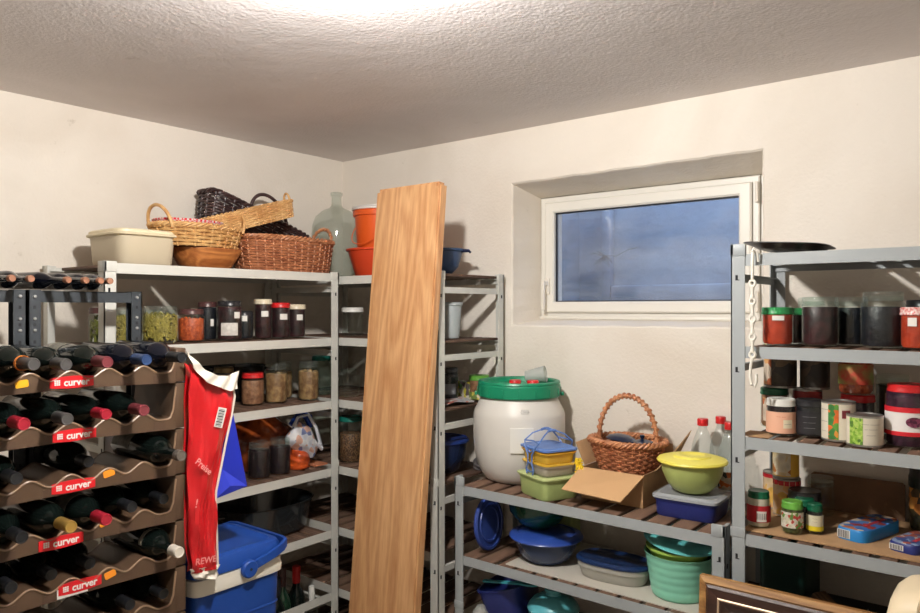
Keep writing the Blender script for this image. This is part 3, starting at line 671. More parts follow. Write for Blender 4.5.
# wooden bowl under the light basket
t = T('wooden_bowl', 'shallow brown wooden bowl underneath the light wicker basket', 'bowl', (.29, -.915, zt+.002))
mb = MB(); mb.rings([se_ring(.07, .085, 0, 2.2), se_ring(.075, .09, .006, 2.2), se_ring(.105, .128, .066, 2.2), se_ring(.105, .128, .070, 2.2), se_ring(.098, .121, .070, 2.2), se_ring(.066, .082, .012, 2.2)])
mb.build('bowl_body', wood('honey_wood_bowl', S(206, 136, 74), S(150, 84, 40), 'Y', 12, .35, .3), t)
# light wicker basket
t = wicker('wicker_basket', 'light wicker basket with two hoop handles sitting on the wooden bowl', 'basket', (.300, -.955, zt+.074), (0, 0, 0), .100, .160, .070, w_light, taper=.85, rows=6, stakes=26, rim=.008,
       m_rim=w_pale, handles=[((-.07, .140, .065), (.07, .140, .065), (0, .160, .135), .007, 0, w_pale), ((-.072, -.135, .065), (.072, -.135, .065), (0, -.155, .135), .007, 0, w_pale)])
# gingham-lined basket
def gingham():
    m = mat('red_gingham_cloth', (1, 1, 1), .8); nt = m.node_tree; L = nt.links.new
    tc = _n(nt, 'ShaderNodeTexCoord'); ck = _n(nt, 'ShaderNodeTexChecker'); ck.inputs['Scale'].default_value = 130; ck.inputs[1].default_value = (*S(214, 36, 52), 1); ck.inputs[2].default_value = (*S(232, 214, 206), 1)
    L(tc.outputs['Object'], ck.inputs[0]); L(ck.outputs[0], nt.nodes['Principled BSDF'].inputs['Base Color']); return m
t = T('cloth_liner', 'red and white gingham cloth lining the light wicker basket', 'cloth', (.295, -.985, zt+.120))
mb = MB(); mb.rings([se_ring(.060, .085, .012, 2.4), se_ring(.084, .118, .036, 2.4), se_ring(.087, .122, .044, 2.4), se_ring(.084, .119, .046, 2.4), se_ring(.060, .085, .016, 2.4)]); mb.build('liner_cloth', gingham(), t)
# long shallow pale tray basket, tilted
wicker('wicker_tray', 'long shallow pale wicker tray lying tilted across the other baskets', 'basket', (.290, -.720, zt+.172), (R(16.5), 0, 0), .048, .190, .062, w_pale, taper=.95, rows=7, stakes=30, rim=.006, e=5,
       handles=[((-.018, .188, .056), (.018, .188, .056), (0, .191, .092), .005, 0, w_pale)])
# dark tipped basket
wicker('wicker_basket', 'dark brown wicker basket tipped on its side behind the light baskets, arched handle up', 'basket', (.108, -.612, zt+.104), (R(-18), R(0), 0), .070, .245, .140, w_dark, taper=.86, rows=13, stakes=30, rim=.009, e=6,
       handles=[((0, -.03, .135), (0, .165, .135), (0, .03, .245), .0085, 0, w_dark)])
# reddish oval basket
wicker('wicker_basket', 'long reddish-brown oval wicker basket at the right end of the rack top, small hoop handle', 'basket', (.300, -.578, zt+.002), (0, 0, 0), .110, .212, .125, w_red, taper=.90, rows=13, stakes=34, rim=.009, m_rim=w_redl, m_stake=w_redl, e=2.6,
       handles=[((-.06, .185, .12), (.06, .185, .12), (.0, .196, .185), .0065, 10, w_redl)])
# demijohn
t = T('demijohn', 'large clear glass demijohn in the room corner beside the orange buckets', 'glass jug', (.19, -.21, zb_+.002))
mb = MB(); mb.lathe([(0, .004), (.085, 0), (.104, .012), (.108, .05), (.108, .20), (.105, .235), (.092, .270), (.062, .298), (.032, .310), (.022, .322), (.021, .362), (.026, .366), (.026, .378), (.020, .380)], 40); mb.build('jug_body', glass('pale_green_demijohn_glass', (.84, .88, .85), .04, .14, (.66, .68, .64)), t)
# buckets
m_or = mat('orange_bucket_plastic', S(226, 92, 32), .38); m_ro = mat('red_orange_tub_plastic', S(214, 72, 38), .38); m_wl = mat('white_bucket_lid', S(226, 222, 216), .4)
t = T('tub', 'low red-orange plastic tub behind the leaning board, holding the orange bucket', 'tub', (.46, -.215, zb_+.003))
mb = MB(); mb.lathe([(.0, 0), (.095, 0), (.100, .006), (.130, .104), (.138, .106), (.139, .112), (.136, .114), (.127, .112), (.096, .008), (0, .006)], 40); mb.build('tub_body', m_ro, t)
t = T('bucket', 'orange plastic bucket with a white lid ring standing in the red-orange tub', 'bucket', (.46, -.215, zb_+.013))
mb = MB(); mb.lathe([(0, 0), (.080, 0), (.083, .006), (.102, .238), (.109, .240), (.110, .258), (.106, .262), (.100, .260), (.079, .01), (0, .008)], 40); mb.build('bucket_body', m_or, t)
mb = MB(); mb.lathe([(.106, .262), (.112, .264), (.113, .272), (.108, .276), (.098, .274), (.096, .268), (0, .266)], 40); mb.build('lid', m_wl, t)
mb = MB(); mb.tube([(.107*math.cos(a)+.004, .107*math.sin(a)*.99-.006, .285+.012*math.sin(a)) for a in [2*PI*i/40 for i in range(40)]], .0035, 6, True); mb.build('lid_ring', m_wl, t)
mb = MB(); mb.tube([Vector((-.112*math.cos(a), -.115*math.sin(a), .235-.115*math.sin(a))) for a in [PI*i/20 for i in range(21)]], .0022, 6); mb.build('bucket_handle', m_or, t)
# blue bowl
m_blue = mat('mid_blue_plastic', S(60, 84, 122), .4)
t = T('mixing_bowl', 'blue plastic bowl with a dark spout on the rack top right of the leaning board', 'bowl', (.785, -.215, zb_+.003))
mb = MB(); mb.lathe([(0, 0), (.045, 0), (.05, .004), (.075, .03), (.093, .088), (.101, .090), (.102, .098), (.098, .099), (.09, .092), (.072, .034), (.045, .008), (0, .006)], 36); mb.build('bowl_body', m_blue, t)
MB().tube([(.085, .03, .092), (.112, .045, .091), (.118, .05, .083)], [.008, .006, .004], 8).build('spout', mat('navy_plastic', S(24, 34, 66), .35), t)
# second shelf right end: pale bucket; third: pack, jars
t = T('pale_canister', 'pale translucent plastic canister on the second shelf right of the board', 'canister', (.885, -.27, z2+.002))
mb = MB(); mb.lathe([(0, 0), (.034, 0), (.036, .004), (.044, .120), (.048, .122), (.049, .132), (.045, .134), (.0, .134)], 32); mb.build('canister_body', mat('pale_grey_plastic', S(176, 184, 186), .4, alpha=.9), t)
jar('syrup_jar', 'dark lidded jar with a dull label on the third shelf right of the board', 'jar', .83, -.21, z3, .038, .130, l_black, fill=f_navy, fill_h=.95, labels=[LBL(.03, .07, 0, 1.5, mat('dull_grey_label', S(110, 112, 116), .6))])
jar('spread_jar', 'jar of brown spread with a bright green lid above the barrel', 'jar', .905, -.115, z3, .040, .098, l_ltgreen, fill=f_meat, fill_h=.95, neck=.92, labels=[(voro('yellow_printed_label', [S(226, 206, 90), S(220, 214, 190), S(120, 140, 70)], 70), .008, .035, 0, 2.4)])
t = T('carton', 'small white and yellow food packets standing left of the green-lidded spread jar', 'packet', (.848, -.13, z3+.002), R(-20))
MB().box(-.035, .035, -.014, .014, 0, .070, .004).build('packet_body', voro('yellow_white_green_print', [S(214, 206, 60), S(226, 222, 206), S(100, 150, 80), S(226, 222, 206), S(90, 80, 80)], 55), t)
mb = MB(); strip(mb, [(.76, -.30, 0), (.93, -.34, 0), (.945, -.20, 0), (.80, -.12, 0)], .004, 12, 10, .006, 3, (0, 0, 1))
o = mb.build('printed_bag', voro('white_printed_film', [S(206, 204, 204), S(190, 190, 194), S(210, 206, 200), S(150, 150, 156), S(180, 110, 100)], 45), loc=(0, 0, z3+.011)); tag(o, 'crinkled printed white plastic bag lying flat in front of the spread jar', 'bag')
t = T('mixing_bowl', 'dark blue lidded plastic bowl on the fourth shelf left of the barrel', 'bowl', (.835, -.25, z4+.001))
m_dkblue = mat('dark_blue_translucent_plastic', S(34, 46, 78), .25, alpha=.9); m_bluelid = mat('deep_blue_lid', S(34, 56, 120), .35)
mb = MB(); mb.lathe([(0, .002), (.045, 0), (.06, .012), (.085, .06), (.092, .118), (.088, .118), (.08, .06), (.05, .012), (0, .01)], 36); mb.build('bowl_body', m_dkblue, t)
mb = MB(); mb.lathe([(.090, .116), (.099, .116), (.100, .122), (.092, .130), (.088, .126), (0, .128)], 36); mb.build('lid', m_bluelid, t)
crumple('dark_packet', 'small dark crumpled packet beside the dark blue bowl on the fourth shelf', .925, -.12, z4, .03, .035, .05, mat('dark_packet_film', S(56, 50, 52), .4, col2=S(120, 116, 116), scale=40), 12, amp=.01, cat='packet')

# ------------------------------------------------------------ leaning board
L_ = 2.095; ang = math.atan2(.198, 2.085)
t = T('wooden_board', 'long light orange-brown wooden board leaning upright against the corner rack', 'board', (.834, -.629, .004), rot=(-ang, 0, 0))
mb = MB(); bm = bmesh.new(); bmesh.ops.create_cube(bm, size=1)
for v in bm.verts: v.co = Vector((v.co.x*.313, v.co.y*.034, (v.co.z+.5)*L_))
bmesh.ops.bevel(bm, geom=[e for e in bm.edges if abs(e.verts[0].co.y-e.verts[1].co.y) > .02], offset=.012, segments=4, affect='EDGES')
bmesh.ops.bevel(bm, geom=[e for e in bm.edges if e.calc_face_angle(0) > .5 and abs(e.verts[0].co.y-e.verts[1].co.y) < .001 and e.verts[0].co.y < 0], offset=.006, segments=4, affect='EDGES')
bm.verts.index_update(); mb.add([tuple(v.co) for v in bm.verts], [tuple(v.index for v in f.verts) for f in bm.faces]); bm.free()
mb.build('board_panel', wood('orange_beech_veneer', S(224, 178, 128), S(180, 122, 74), 'Z', 8, .35, .3, streak=.7), t, ang=.5)

# ------------------------------------------------------------ wine rack with bottles
m_brown = mat('brown_rack_plastic', S(84, 64, 48), .45, var=.06, scale=20)
m_rim = mat('brown_rack_plastic_highlight', S(140, 114, 90), .35)  # lighter copy of the plastic: edge highlight put into the colour
m_brownd = mat('brown_rack_plastic_shade', S(80, 60, 46), .5)  # darker copy of the plastic: recess shade painted as flat patches
m_redb = mat('red_badge', S(214, 32, 40), .35); m_wtext = mat('white_lettering', S(238, 232, 226), .5)
m_yel = mat('yellow_price_sticker', S(240, 176, 24), .6); m_ora = mat('orange_price_sticker', S(244, 150, 36), .6)
FX, BX, RY, PITCH, TP = .81, .60, -1.330, .0897, .1232
rackt = T('wine_rack', 'tall brown stackable plastic wine rack with red badges, full of lying bottles', 'wine rack', (0, 0, 0))
COLS = [-1.375-PITCH*k for k in range(6)]; LY = COLS[-1]-.045
def wave(y):                                             # height of the scalloped edge below its peaks
    ph = (y-COLS[0])/PITCH
    return -.0105*(1+math.cos(2*PI*ph))
peaks = [1.5025-TP*k for k in range(12)]
tier_objs = []
for k, zp in enumerate(peaks):
    n = 72; ys = [LY+(RY-LY)*i/n for i in range(n+1)]
    mb = MB()
    def zt_(y):
        z = zp+wave(y)
        if y > COLS[0]: u = (y-COLS[0])/(RY-COLS[0]); z = zp-.021+(.085 if k else .05)*u**7
        if y < COLS[-1]: u = (COLS[-1]-y)/(COLS[-1]-LY); z = zp-.021+(.085 if k else .05)*u**7
        return z
    for x0, x1 in ((FX-.006, FX), (BX, BX+.006)):       # front and back plates
        rs = []
        for y in ys:
            zb = zp-.052+.006*math.sin((y-LY)/(RY-LY)*PI)
            rs.append([(x0, y, zb), (x1, y, zb), (x1, y, zt_(y)), (x0, y, zt_(y))])
        mb.rings(rs)
    rs = [[(BX, y, zt_(y)-.004), (FX-.004, y, zt_(y)-.004), (FX-.004, y, zt_(y)-.001), (BX, y, zt_(y)-.001)] for y in ys]
    mb.rings(rs)                                         # wavy shelf that carries the bottles
    zn = zp-.052
    ze = zn+TP-.002 if k else zp+.040
    mb.box(BX, FX, RY, RY+.030, zn+.002, ze, .003); mb.box(BX, FX, LY-.030, LY, zn+.002, ze, .003)
    tr = mb.build('rack_tier', m_brown, rackt, ang=.6); tier_objs.append(tr)
    mb = MB(); mb.tube([(FX, y, zt_(y)-.0026) for y in ys], .0028, 6); mb.build('tier_edge', m_rim, tr)
    if k < 7:
        for c in COLS: MB().box(FX-.001, FX+.0008, c-.016, c+.016, zp-.046, zp-.028).build('recess_shade', m_brownd, tr, smooth=False)
    # pegs between tiers
    mb = MB()
    for y in (RY+.015, COLS[0]-.005, COLS[2]-.03, LY-.015):
        if k == 0 and y > -1.4: mb.box(FX-.19, FX-.16, y-.014, y+.014, zp+(-.03 if y < -1.35 else .035), zp+(.040 if y < -1.35 else .054), .003)
    if k == 0: mb.build('stacking_peg', m_brown, tr)
def badge(k, yc, zc, rough_edge=False):
    mb = MB(); w, h = .100, .029; pts = []
    for i in range(16):
        u = -1+2*i/15; pts.append((yc+u*w/2, zc+h/2*(1-.22*u*u)))
    for i in range(16):
        u = 1-2*i/15; pts.append((yc+u*w/2, zc-h/2*(1-.22*u*u)))
    mb.prism(pts, FX, FX+.0022, 'YZ'); mb.mi = 1
    vs, fs = text_verts('curver', .0235, .0008, bold=.0006)
    mb.add([(FX+.0026+v[2], yc+.010+v[0]*.94, zc+v[1]-.001) for v in vs], fs)
    for a in range(3):                                   # little grid emblem
        for b in range(3): mb.box(FX+.0022, FX+.003, yc-.040+a*.0045, yc-.0365+a*.0045, zc-.006+b*.0045, zc-.0025+b*.0045)
    b_ = mb.build('brand_badge', [m_redb, m_wtext], tier_objs[k], smooth=False)
    return b_
badge(0, -1.596, 1.474); badge(1, -1.590, 1.3475); badge(2, -1.592, 1.2265); badge(3, -1.620, 1.100); badge(4, -1.577, .985)
MB().box(FX+.0004, FX+.0020, -1.630, -1.560, .966, .988).build('torn_sticker', m_paper, tier_objs[4], rot=None)
def sticker(k, yc, zc, m, rx=.1):
    mb = MB(); pts = [(-.014, -.006), (-.0115, -.0085), (.0115, -.0085), (.014, -.006), (.014, .006), (.0115, .0085), (-.0115, .0085), (-.014, .006)]
    c, s_ = math.cos(rx), math.sin(rx)
    mb.prism([(yc+a*c-b*s_, zc+a*s_+b*c) for a, b in pts], FX, FX+.0016, 'YZ'); o = mb.build('price_sticker', m, tier_objs[k], smooth=False); o['label'] = 'yellow price sticker' if k == 0 else 'orange price sticker'
sticker(0, -1.705, 1.478, m_yel); sticker(2, -1.508, 1.241, m_ora, .2); sticker(3, -1.518, 1.122, m_ora, .25); sticker(4, -1.505, .990, m_ora, .25)

m_cap = dict(maroon=mat('maroon_capsule', S(112, 48, 54), .4), blue=mat('blue_capsule', S(48, 70, 112), .35, .3), black=mat('black_capsule', S(26, 28, 32), .4), grey=mat('dark_grey_capsule', S(70, 68, 68), .4),
    red=mat('red_capsule', S(158, 30, 48), .38), gold=mat('gold_capsule', S(196, 160, 84), .3, .5), white=mat('white_capsule', S(222, 214, 200), .4), cork=mat('copper_capsule', S(146, 100, 76), .5), silver=mat('silver_grey_capsule', S(120, 112, 104), .35, .4))
def wine_bottle(label, x0, y, z, cap, L=.30, r=.037, rz=0, ry=0, m=None, lab=None, group=None, ring=None, lab_at=(.06, .14), caplen=.055):
    """lies along +x from its bottom at x0; neck at x0+L"""
    t = T('wine_bottle', label, 'bottle', (x0, y, z), 0, group, rot=(0, ry, rz)); Rm = Matrix.Rotation(PI/2, 4, 'Y')
    mb = MB(); mb.X = Rm
    mb.lathe([(0, .012), (r*.6, .004), (r*.93, 0), (r, .006), (r, L*.60), (r*.93, L*.655), (r*.65, L*.72), (r*.42, L*.77), (r*.37, L*.82), (r*.33, L*.965), (r*.345, L*.967), (r*.345, L*.985), (r*.33, L)], 26); mb.build('bottle_glass', m or m_bottle, t)
    c = m_cap[cap]; mb = MB(); mb.X = Rm
    mb.lathe([(r*.375, L-caplen), (r*.385, L-caplen+.001), (r*.36, L-.013), (r*.375, L-.012), (r*.375, L-.002), (r*.35, L+.0012), (r*.30, L+.0012), (r*.28, L+.0002), (0, L+.0002)], 24); mb.build('capsule', c, t)
    if ring:
        mb = MB(); mb.X = Rm; mb.lathe([(r*.44, L-caplen-.002), (r*.46, L-caplen-.002), (r*.46, L-caplen+.006), (r*.44, L-caplen+.006), (r*.44, L-caplen-.002)], 24); mb.build('neck_ring', ring, t)
    if lab:
        mb = MB(); mb.X = Rm; patch(mb, r+.0004, lab_at[0], lab_at[1], PI-1.5, PI+1.5, 20); mb.build('label', lab, t)
    return t
gw = 'wine bottles lying in the brown plastic rack'
zb = lambda k: peaks[k]-.021+.0375+.0038
l_grey = mat('worn_grey_label', S(132, 128, 116), .7, col2=S(96, 92, 84), scale=50); l_wh = mat('off_white_label', S(196, 190, 176), .7, var=.1)
wine_bottle('bottle with a black capsule at the right end of the top tier', .615, COLS[0]-.004, zb(0)+.002, 'black', rz=.02, m=m_bottle_b, group=gw)
wine_bottle('bottle with a blue capsule, second from the right on the top tier', .60, COLS[1], zb(0), 'blue', rz=.02, m=m_bottle_b, group=gw)
wine_bottle('bottle with a dull maroon capsule on the top tier', .60, COLS[2], zb(0), 'maroon', group=gw, lab=l_grey, lab_at=(.03, .10))
wine_bottle('bottle with a grey capsule on the top tier above the first badge', .60, COLS[3], zb(0), 'grey', rz=-.01, group=gw)
wine_bottle('bottle with a grey-black capsule and an orange neck ring on the top tier', .60, COLS[4]+.002, zb(0)+.005, 'grey', rz=.06, group=gw, ring=mat('orange_ring', S(224, 130, 50), .4), lab=l_wh, lab_at=(.10, .16))
wine_bottle('dark bottle at the left edge of the photo on the top tier', .60, COLS[5], zb(0), 'black', m=m_bottle_b, group=gw)
wine_bottle('bottle with a dusty maroon ringed capsule on the second tier', .60, COLS[1], zb(1), 'maroon', group=gw)
wine_bottle('bottle with a small bright pink-red capsule on the second tier', .595, COLS[2], zb(1), 'red', group=gw, r=.035)
wine_bottle('bottle with a dark grey capsule on the second tier', .60, COLS[3], zb(1), 'grey', group=gw)
wine_bottle('bottle with a large glossy red capsule near the left edge of the second tier', .60, COLS[4], zb(1), 'red', group=gw, caplen=.07, lab=l_wh, lab_at=(.10, .15))
wine_bottle('dark bottle at the left edge of the photo on the second tier', .60, COLS[5], zb(1), 'black', group=gw)
wine_bottle('bottle with a worn grey label at the right end of the third tier', .615, COLS[0], zb(2), 'silver', group=gw, lab=l_grey, lab_at=(.01, .10), caplen=.02)
wine_bottle('dark bottle set deep in the third tier at the left', .575, COLS[4], zb(2), 'black', L=.285, group=gw)
wine_bottle('dark bottle set deep in the middle of the third tier', .565, COLS[2], zb(2), 'black', L=.24, group=gw)
wine_bottle('bottle with a shiny gold capsule on the fourth tier', .60, COLS[3]-.004, zb(3)+.002, 'gold', rz=.04, group=gw, r=.037)
wine_bottle('bottle with a dark red capsule and a dark label on the fourth tier', .60, COLS[2]-.002, zb(3), 'red', group=gw, lab=l_grey, lab_at=(.10, .165))
wine_bottle('dark capped bottle on the fourth tier right of the red-capsuled one', .57, COLS[1], zb(3), 'black', L=.27, group=gw)
wine_bottle('dark bottle at the right end of the fourth tier', .56, COLS[0], zb(3), 'black', L=.27, group=gw)
wine_bottle('dark bottle at the left end of the fourth tier beside the gold-capsuled one', .59, COLS[4], zb(3), 'black', group=gw)
wine_bottle('bottle with a white capsule at the right end of the fifth tier', .605, COLS[0], zb(4), 'white', group=gw, lab=l_grey, lab_at=(.165, .18), caplen=.035)
wine_bottle('dark bottle recessed on the fifth tier left of the white-capsuled one', .565, COLS[2], zb(4), 'black', L=.245, group=gw)
wine_bottle('dark bottle on the fifth tier above the torn badge', .565, COLS[3], zb(4), 'black', L=.25, group=gw)
wine_bottle('dark bottle on the fifth tier at the left edge of the photo', .57, COLS[4], zb(4), 'black', L=.26, group=gw)
wine_bottle('dark bottle on the sixth tier below the white-capsuled one', .57, COLS[0], zb(5), 'black', L=.26, group=gw)
wine_bottle('dark bottle on the sixth tier, second from the right', .57, COLS[1], zb(5), 'black', L=.26, group=gw)

# dark slotted-angle stand with bottles on top
m_ang = mat('blue_black_painted_steel', S(50, 55, 60), .4, var=.1); m_bolt = mat('zinc_bolt', S(196, 196, 196), .3, .7)
def dark_stand(label, y0, y1):
    t = T('metal_stand', label, 'stand', (.541, y0, 0), group='black slotted-angle stands')
    X, Y, H = .034, y1-y0, 1.697; w = .030
    for cx, sx in ((0, 1), (X, -1)):
        for cy, sy in ((0, 1), (Y, -1)):
            mb = MB(); mb.box(cx, cx+sx*.0025, cy, cy+sy*w, 0, H); mb.box(cx, cx+sx*w, cy, cy+sy*.0025, 0, H); p = mb.build('post', m_ang, t, smooth=False)
            if cx == X:
                mb = MB(); mb.X = Matrix.Translation((X, cy+sy*w/2, 0)) @ Matrix.Rotation(PI/2, 4, 'Y')
                for z in (H-.017, H-.075, H-.105): mb.lathe([(0, 0), (.0045, 0), (.0045, .002), (.003, .0035), (0, .0038)], 10, (-z, 0, .0005))
                mb.build('bolt', m_bolt, p)
                mb = MB()
                for q in range(22):
                    z = H-.045-q*.045; mb.box(X+.0001, X+.0008, cy+sy*(w/2)-.003, cy+sy*(w/2)+.003, z-.004, z+.004)
                tag(mb.build('slot', m_hole, p, smooth=False), kind='stuff')
    for cx, sx in ((.0026, 1), (X-.0026, -1)):
        mb = MB(); mb.box(cx, cx+sx*.0025, .003, Y-.003, H-.032, H-.002); mb.box(cx, cx+sx*.012, .003, Y-.003, H-.004, H-.002); mb.build('long_beam', m_ang, t, smooth=False)
        mb = MB(); mb.box(cx, cx+sx*.0025, .003, Y-.003, .25, .28); mb.build('long_beam', m_ang, t, smooth=False)
    for cy, sy in ((.0026, 1), (Y-.0026, -1)):
        mb = MB(); mb.box(.006, X-.006, cy, cy+sy*.0025, H-.032, H-.004); mb.build('side_beam', m_ang, t, smooth=False)
    return t
dark_stand('black slotted-angle stand at the left whose right post crosses the green bean jars', -1.602, -1.300)
dark_stand('black slotted-angle stand at the left edge of the photo, touching its twin', -1.912, -1.607)
gc = 'copper-capped bottles lying on the black stand'
CORK = [(-1.425, -1.438, 'copper-capped bottle farthest right on the black stand'), (-1.487, -1.462, 'copper-capped bottle second from the right on the black stand'),
        (-1.549, -1.498, 'copper-capped bottle third from the right, its neck close to its right neighbour'), (-1.606, -1.540, 'copper-capped bottle fourth from the right on the black stand'),
        (-1.663, -1.632, 'copper-capped bottle above the paired black posts'), (-1.725, -1.672, 'copper-capped bottle just left of the paired black posts'), (-1.790, -1.712, 'copper-capped bottle cut off by the left edge of the photo')]
for i, (yb, yt, lb) in enumerate(CORK):
    wine_bottle(lb, .372, yb, 1.7222, 'cork', L=.30, rz=math.atan2(yt-yb, .30), ry=0, m=m_bottle_b, group=gc, caplen=.012, r=.0232)

# ------------------------------------------------------------ cooler, its support and the hanging bags
m_cool = mat('royal_blue_plastic', S(30, 70, 150), .45, spec=.35); m_coolw = mat('off_white_cooler_plastic', S(226, 220, 206), .4)
t = T('crate', 'plain wooden crate under the blue cooler', 'crate', (.662, -1.122, 0))
mb = MB(); mb.box(-.14, .14, -.145, .145, .0, .012); mb.build('crate_base', m_slat, t)
for i, z in enumerate((.04, .15, .26, .37)):
    for y in (-.141, .141): MB().box(-.14, .14, y-.006, y+.006, z, z+.09, .002).build('crate_slat', m_slat_x, t)
    for x in (-.141, .141): MB().box(x-.006, x+.006, -.134, .134, z, z+.09, .002).build('crate_slat', m_slat, t)
for x in (-.125, .125):
    for y in (-.125, .125): MB().box(x-.0095, x+.0085, y-.0095, y+.0085, .012, .462).build('crate_post', m_slat, t)
t = T('cooler', 'blue plastic cool box with off-white rim, folded carry handle, beside the wine rack', 'cooler', (.662, -1.122, .464))
hx, hy = .142, .150
mb = MB(); mb.rings([se_ring(hx*.86, hy*.88, 0, 9, 56), se_ring(hx*.90, hy*.92, .012, 9, 56), se_ring(hx*.985, hy*.985, .385, 9, 56)]); mb.build('cooler_body', m_cool, t)
for z in (.10, .20, .29):
    f = .90+.085*z/.385
    mb = MB(); mb.rings([se_ring(hx*f, hy*(f+.01), z, 9, 56), se_ring(hx*(f+.014), hy*(f+.022), z+.003, 9, 56), se_ring(hx*(f+.014), hy*(f+.022), z+.006, 9, 56), se_ring(hx*(f+.001), hy*(f+.011), z+.009, 9, 56)], False, False); mb.build('body_ridge', m_cool, t)
mb = MB(); mb.rings([se_ring(hx*.97, hy*.97, .384, 9, 56), se_ring(hx*1.04, hy*1.04, .390, 9, 56), se_ring(hx*1.05, hy*1.05, .410, 9, 56), se_ring(hx*1.03, hy*1.03, .418, 9, 56), se_ring(hx*1.03, hy*1.03, .432, 9, 56), se_ring(hx*.98, hy*.98, .434, 9, 56)]); mb.build('cooler_rim', m_coolw, t)
mb = MB(); mb.rings([se_ring(hx*.98, hy*.98, .434, 8, 56), se_ring(hx*1.03, hy*1.03, .437, 8, 56), se_ring(hx*1.02, hy*1.02, .470, 8, 56), se_ring(hx*.98, hy*.98, .482, 8, 56), se_ring(hx*.86, hy*.86, .486, 8, 56), se_ring(hx*.80, hy*.80, .478, 8, 56), se_ring(hx*.55, hy*.55, .476, 8, 56)]); mb.build('cooler_lid', m_cool, t)
# carry handle: pivots on the room side face, arm swung round the far end
mb = MB(); px = hx*1.06
def bar(mb, pts, w, h):
    rs = []
    for i, p in enumerate(pts):
        p = Vector(p); a = Vector(pts[max(i-1, 0)]); b = Vector(pts[min(i+1, len(pts)-1)]); d = (b-a).normalized(); n_ = Vector((0, 0, 1)); sd = d.cross(n_).normalized(); n_ = sd.cross(d)
        rs.append([tuple(p+sd*w+n_*h), tuple(p-sd*w+n_*h), tuple(p-sd*w-n_*h), tuple(p+sd*w-n_*h)])
    mb.rings(rs)
bar(mb, [(px+.008, .020, .434), (px+.008, .05, .440), (px+.008, .10, .452), (px+.006, .135, .464), (px-.006, .155, .470), (px-.03, .162, .470), (0, .164, .470), (-px+.03, .162, .470), (-px+.006, .155, .468), (-px-.006, .135, .462), (-px-.008, .05, .428), (-px-.008, .012, .418)], .005, .012)
mb.X = Matrix.Translation((px+.002, .016, .430)) @ Matrix.Rotation(PI/2, 4, 'Y'); mb.lathe([(0, 0), (.026, 0), (.026, .010), (.022, .014), (0, .014)], 24)
mb.X = Matrix.Translation((-px-.002, .016, .430)) @ Matrix.Rotation(-PI/2, 4, 'Y'); mb.lathe([(0, 0), (.026, 0), (.026, .010), (.022, .014), (0, .014)], 24); mb.X = Matrix()
mb.build('carry_handle', m_cool, t)
mb = MB(); mb.X = Matrix.Translation((px+.016, .016, .430)) @ Matrix.Rotation(PI/2, 4, 'Y'); mb.lathe([(0, 0), (.004, 0), (.004, .002), (0, .002)], 10); mb.build('pivot_pin', m_hole, t)

# red shopping bag hanging from the rack's top right peg
BXP = .835
def yz_px(): pass
m_rbag = mat('red_bag_film', S(196, 22, 30), .32, coat=.3, spec=.6); m_rbw = mat('white_bag_edge', S(226, 218, 204), .5)
t = T('shopping_bag', 'red plastic shopping bag with white edges and white lettering hanging from the wine rack', 'bag', (0, 0, 0))
Lft = [(-1.306, 1.502), (-1.308, 1.45), (-1.308, 1.36), (-1.308, 1.25), (-1.308, 1.15), (-1.306, 1.05), (-1.304, .98), (-1.298, .938)]
Rgt = [(-1.176, 1.432), (-1.168, 1.40), (-1.180, 1.34), (-1.198, 1.27), (-1.214, 1.20), (-1.2285, 1.14), (-1.226, 1.05), (-1.222, .938)]
def interp(P, v):
    s_ = v*(len(P)-1); k = min(int(s_), len(P)-2); f = s_-k; return (P[k][0]*(1-f)+P[k+1][0]*f, P[k][1]*(1-f)+P[k+1][1]*f)
def bagrow(Lf, Rt, v, dx=0, n=18, depth=.016, a0=0, a1=1):
    l = interp(Lf, v); r = interp(Rt, v); out = []
    for i in range(n+1):
        u = a0+(a1-a0)*i/n; y = l[0]*(1-u)+r[0]*u; z = l[1]*(1-u)+r[1]*u
        w = depth*math.sin(PI*u)**.7*(.4+.6*v)+.005*math.sin(9*v+7*u)+.004*math.sin(23*v-11*u)+.002*math.sin(40*u+15*v)
        out.append((BXP+w+dx, y, z))
    return out
def thick(rows, th):
    rs = []
    for r_ in rows:
        rs.append(r_+[(x-th, y, z) for x, y, z in reversed(r_)])
    return rs
nv = 40
mb = MB(); mb.rings(thick([bagrow(Lft, Rgt, v/nv) for v in range(nv+1)], .003)); mb.build('bag_front', m_rbag, t, ang=1.0)
mb = MB(); mb.rings(thick([[(x-.022-.010*math.sin(PI*i/18), y, z) for i, (x, y, z) in enumerate(bagrow(Lft, Rgt, v/nv, depth=.0))] for v in range(nv+1)], .002)); mb.build('bag_back', m_rbag, t, ang=1.0)
# white top band rising to the peg
top = [(-1.330, 1.540), (-1.306, 1.520), (-1.270, 1.484), (-1.230, 1.464), (-1.195, 1.462), (-1.166, 1.474)]
bot = [(-1.322, 1.528), (-1.306, 1.492), (-1.270, 1.452), (-1.230, 1.434), (-1.195, 1.420), (-1.170, 1.424)]
rows = []
for j in range(11):
    v = j/10; r_ = []
    for i in range(31):
        a = interp(top, i/30); b = interp(bot, i/30); r_.append((BXP+.018+.004*math.sin(9*i/30*3+v*4)+.004*v, a[0]*(1-v)+b[0]*v, a[1]*(1-v)+b[1]*v))
    rows.append(r_)
mb = MB(); mb.rings(thick(rows, .003)); mb.build('bag_top_band', m_rbw, t, ang=1.0)
mb = MB(); mb.tube([(BXP+.004, p[0], p[1]) for p in [interp(Rgt, i/30) for i in range(31)]], .0032, 6); mb.build('bag_seam', m_rbw, t)
mb = MB(); mb.rings(thick([bagrow([(-1.305, .952), (-1.292, .922)], [(-1.220, .944), (-1.224, .908)], v/4, .004, depth=.012) for v in range(5)], .003)); mb.build('bag_bottom_band', m_rbw, t, ang=1.0)
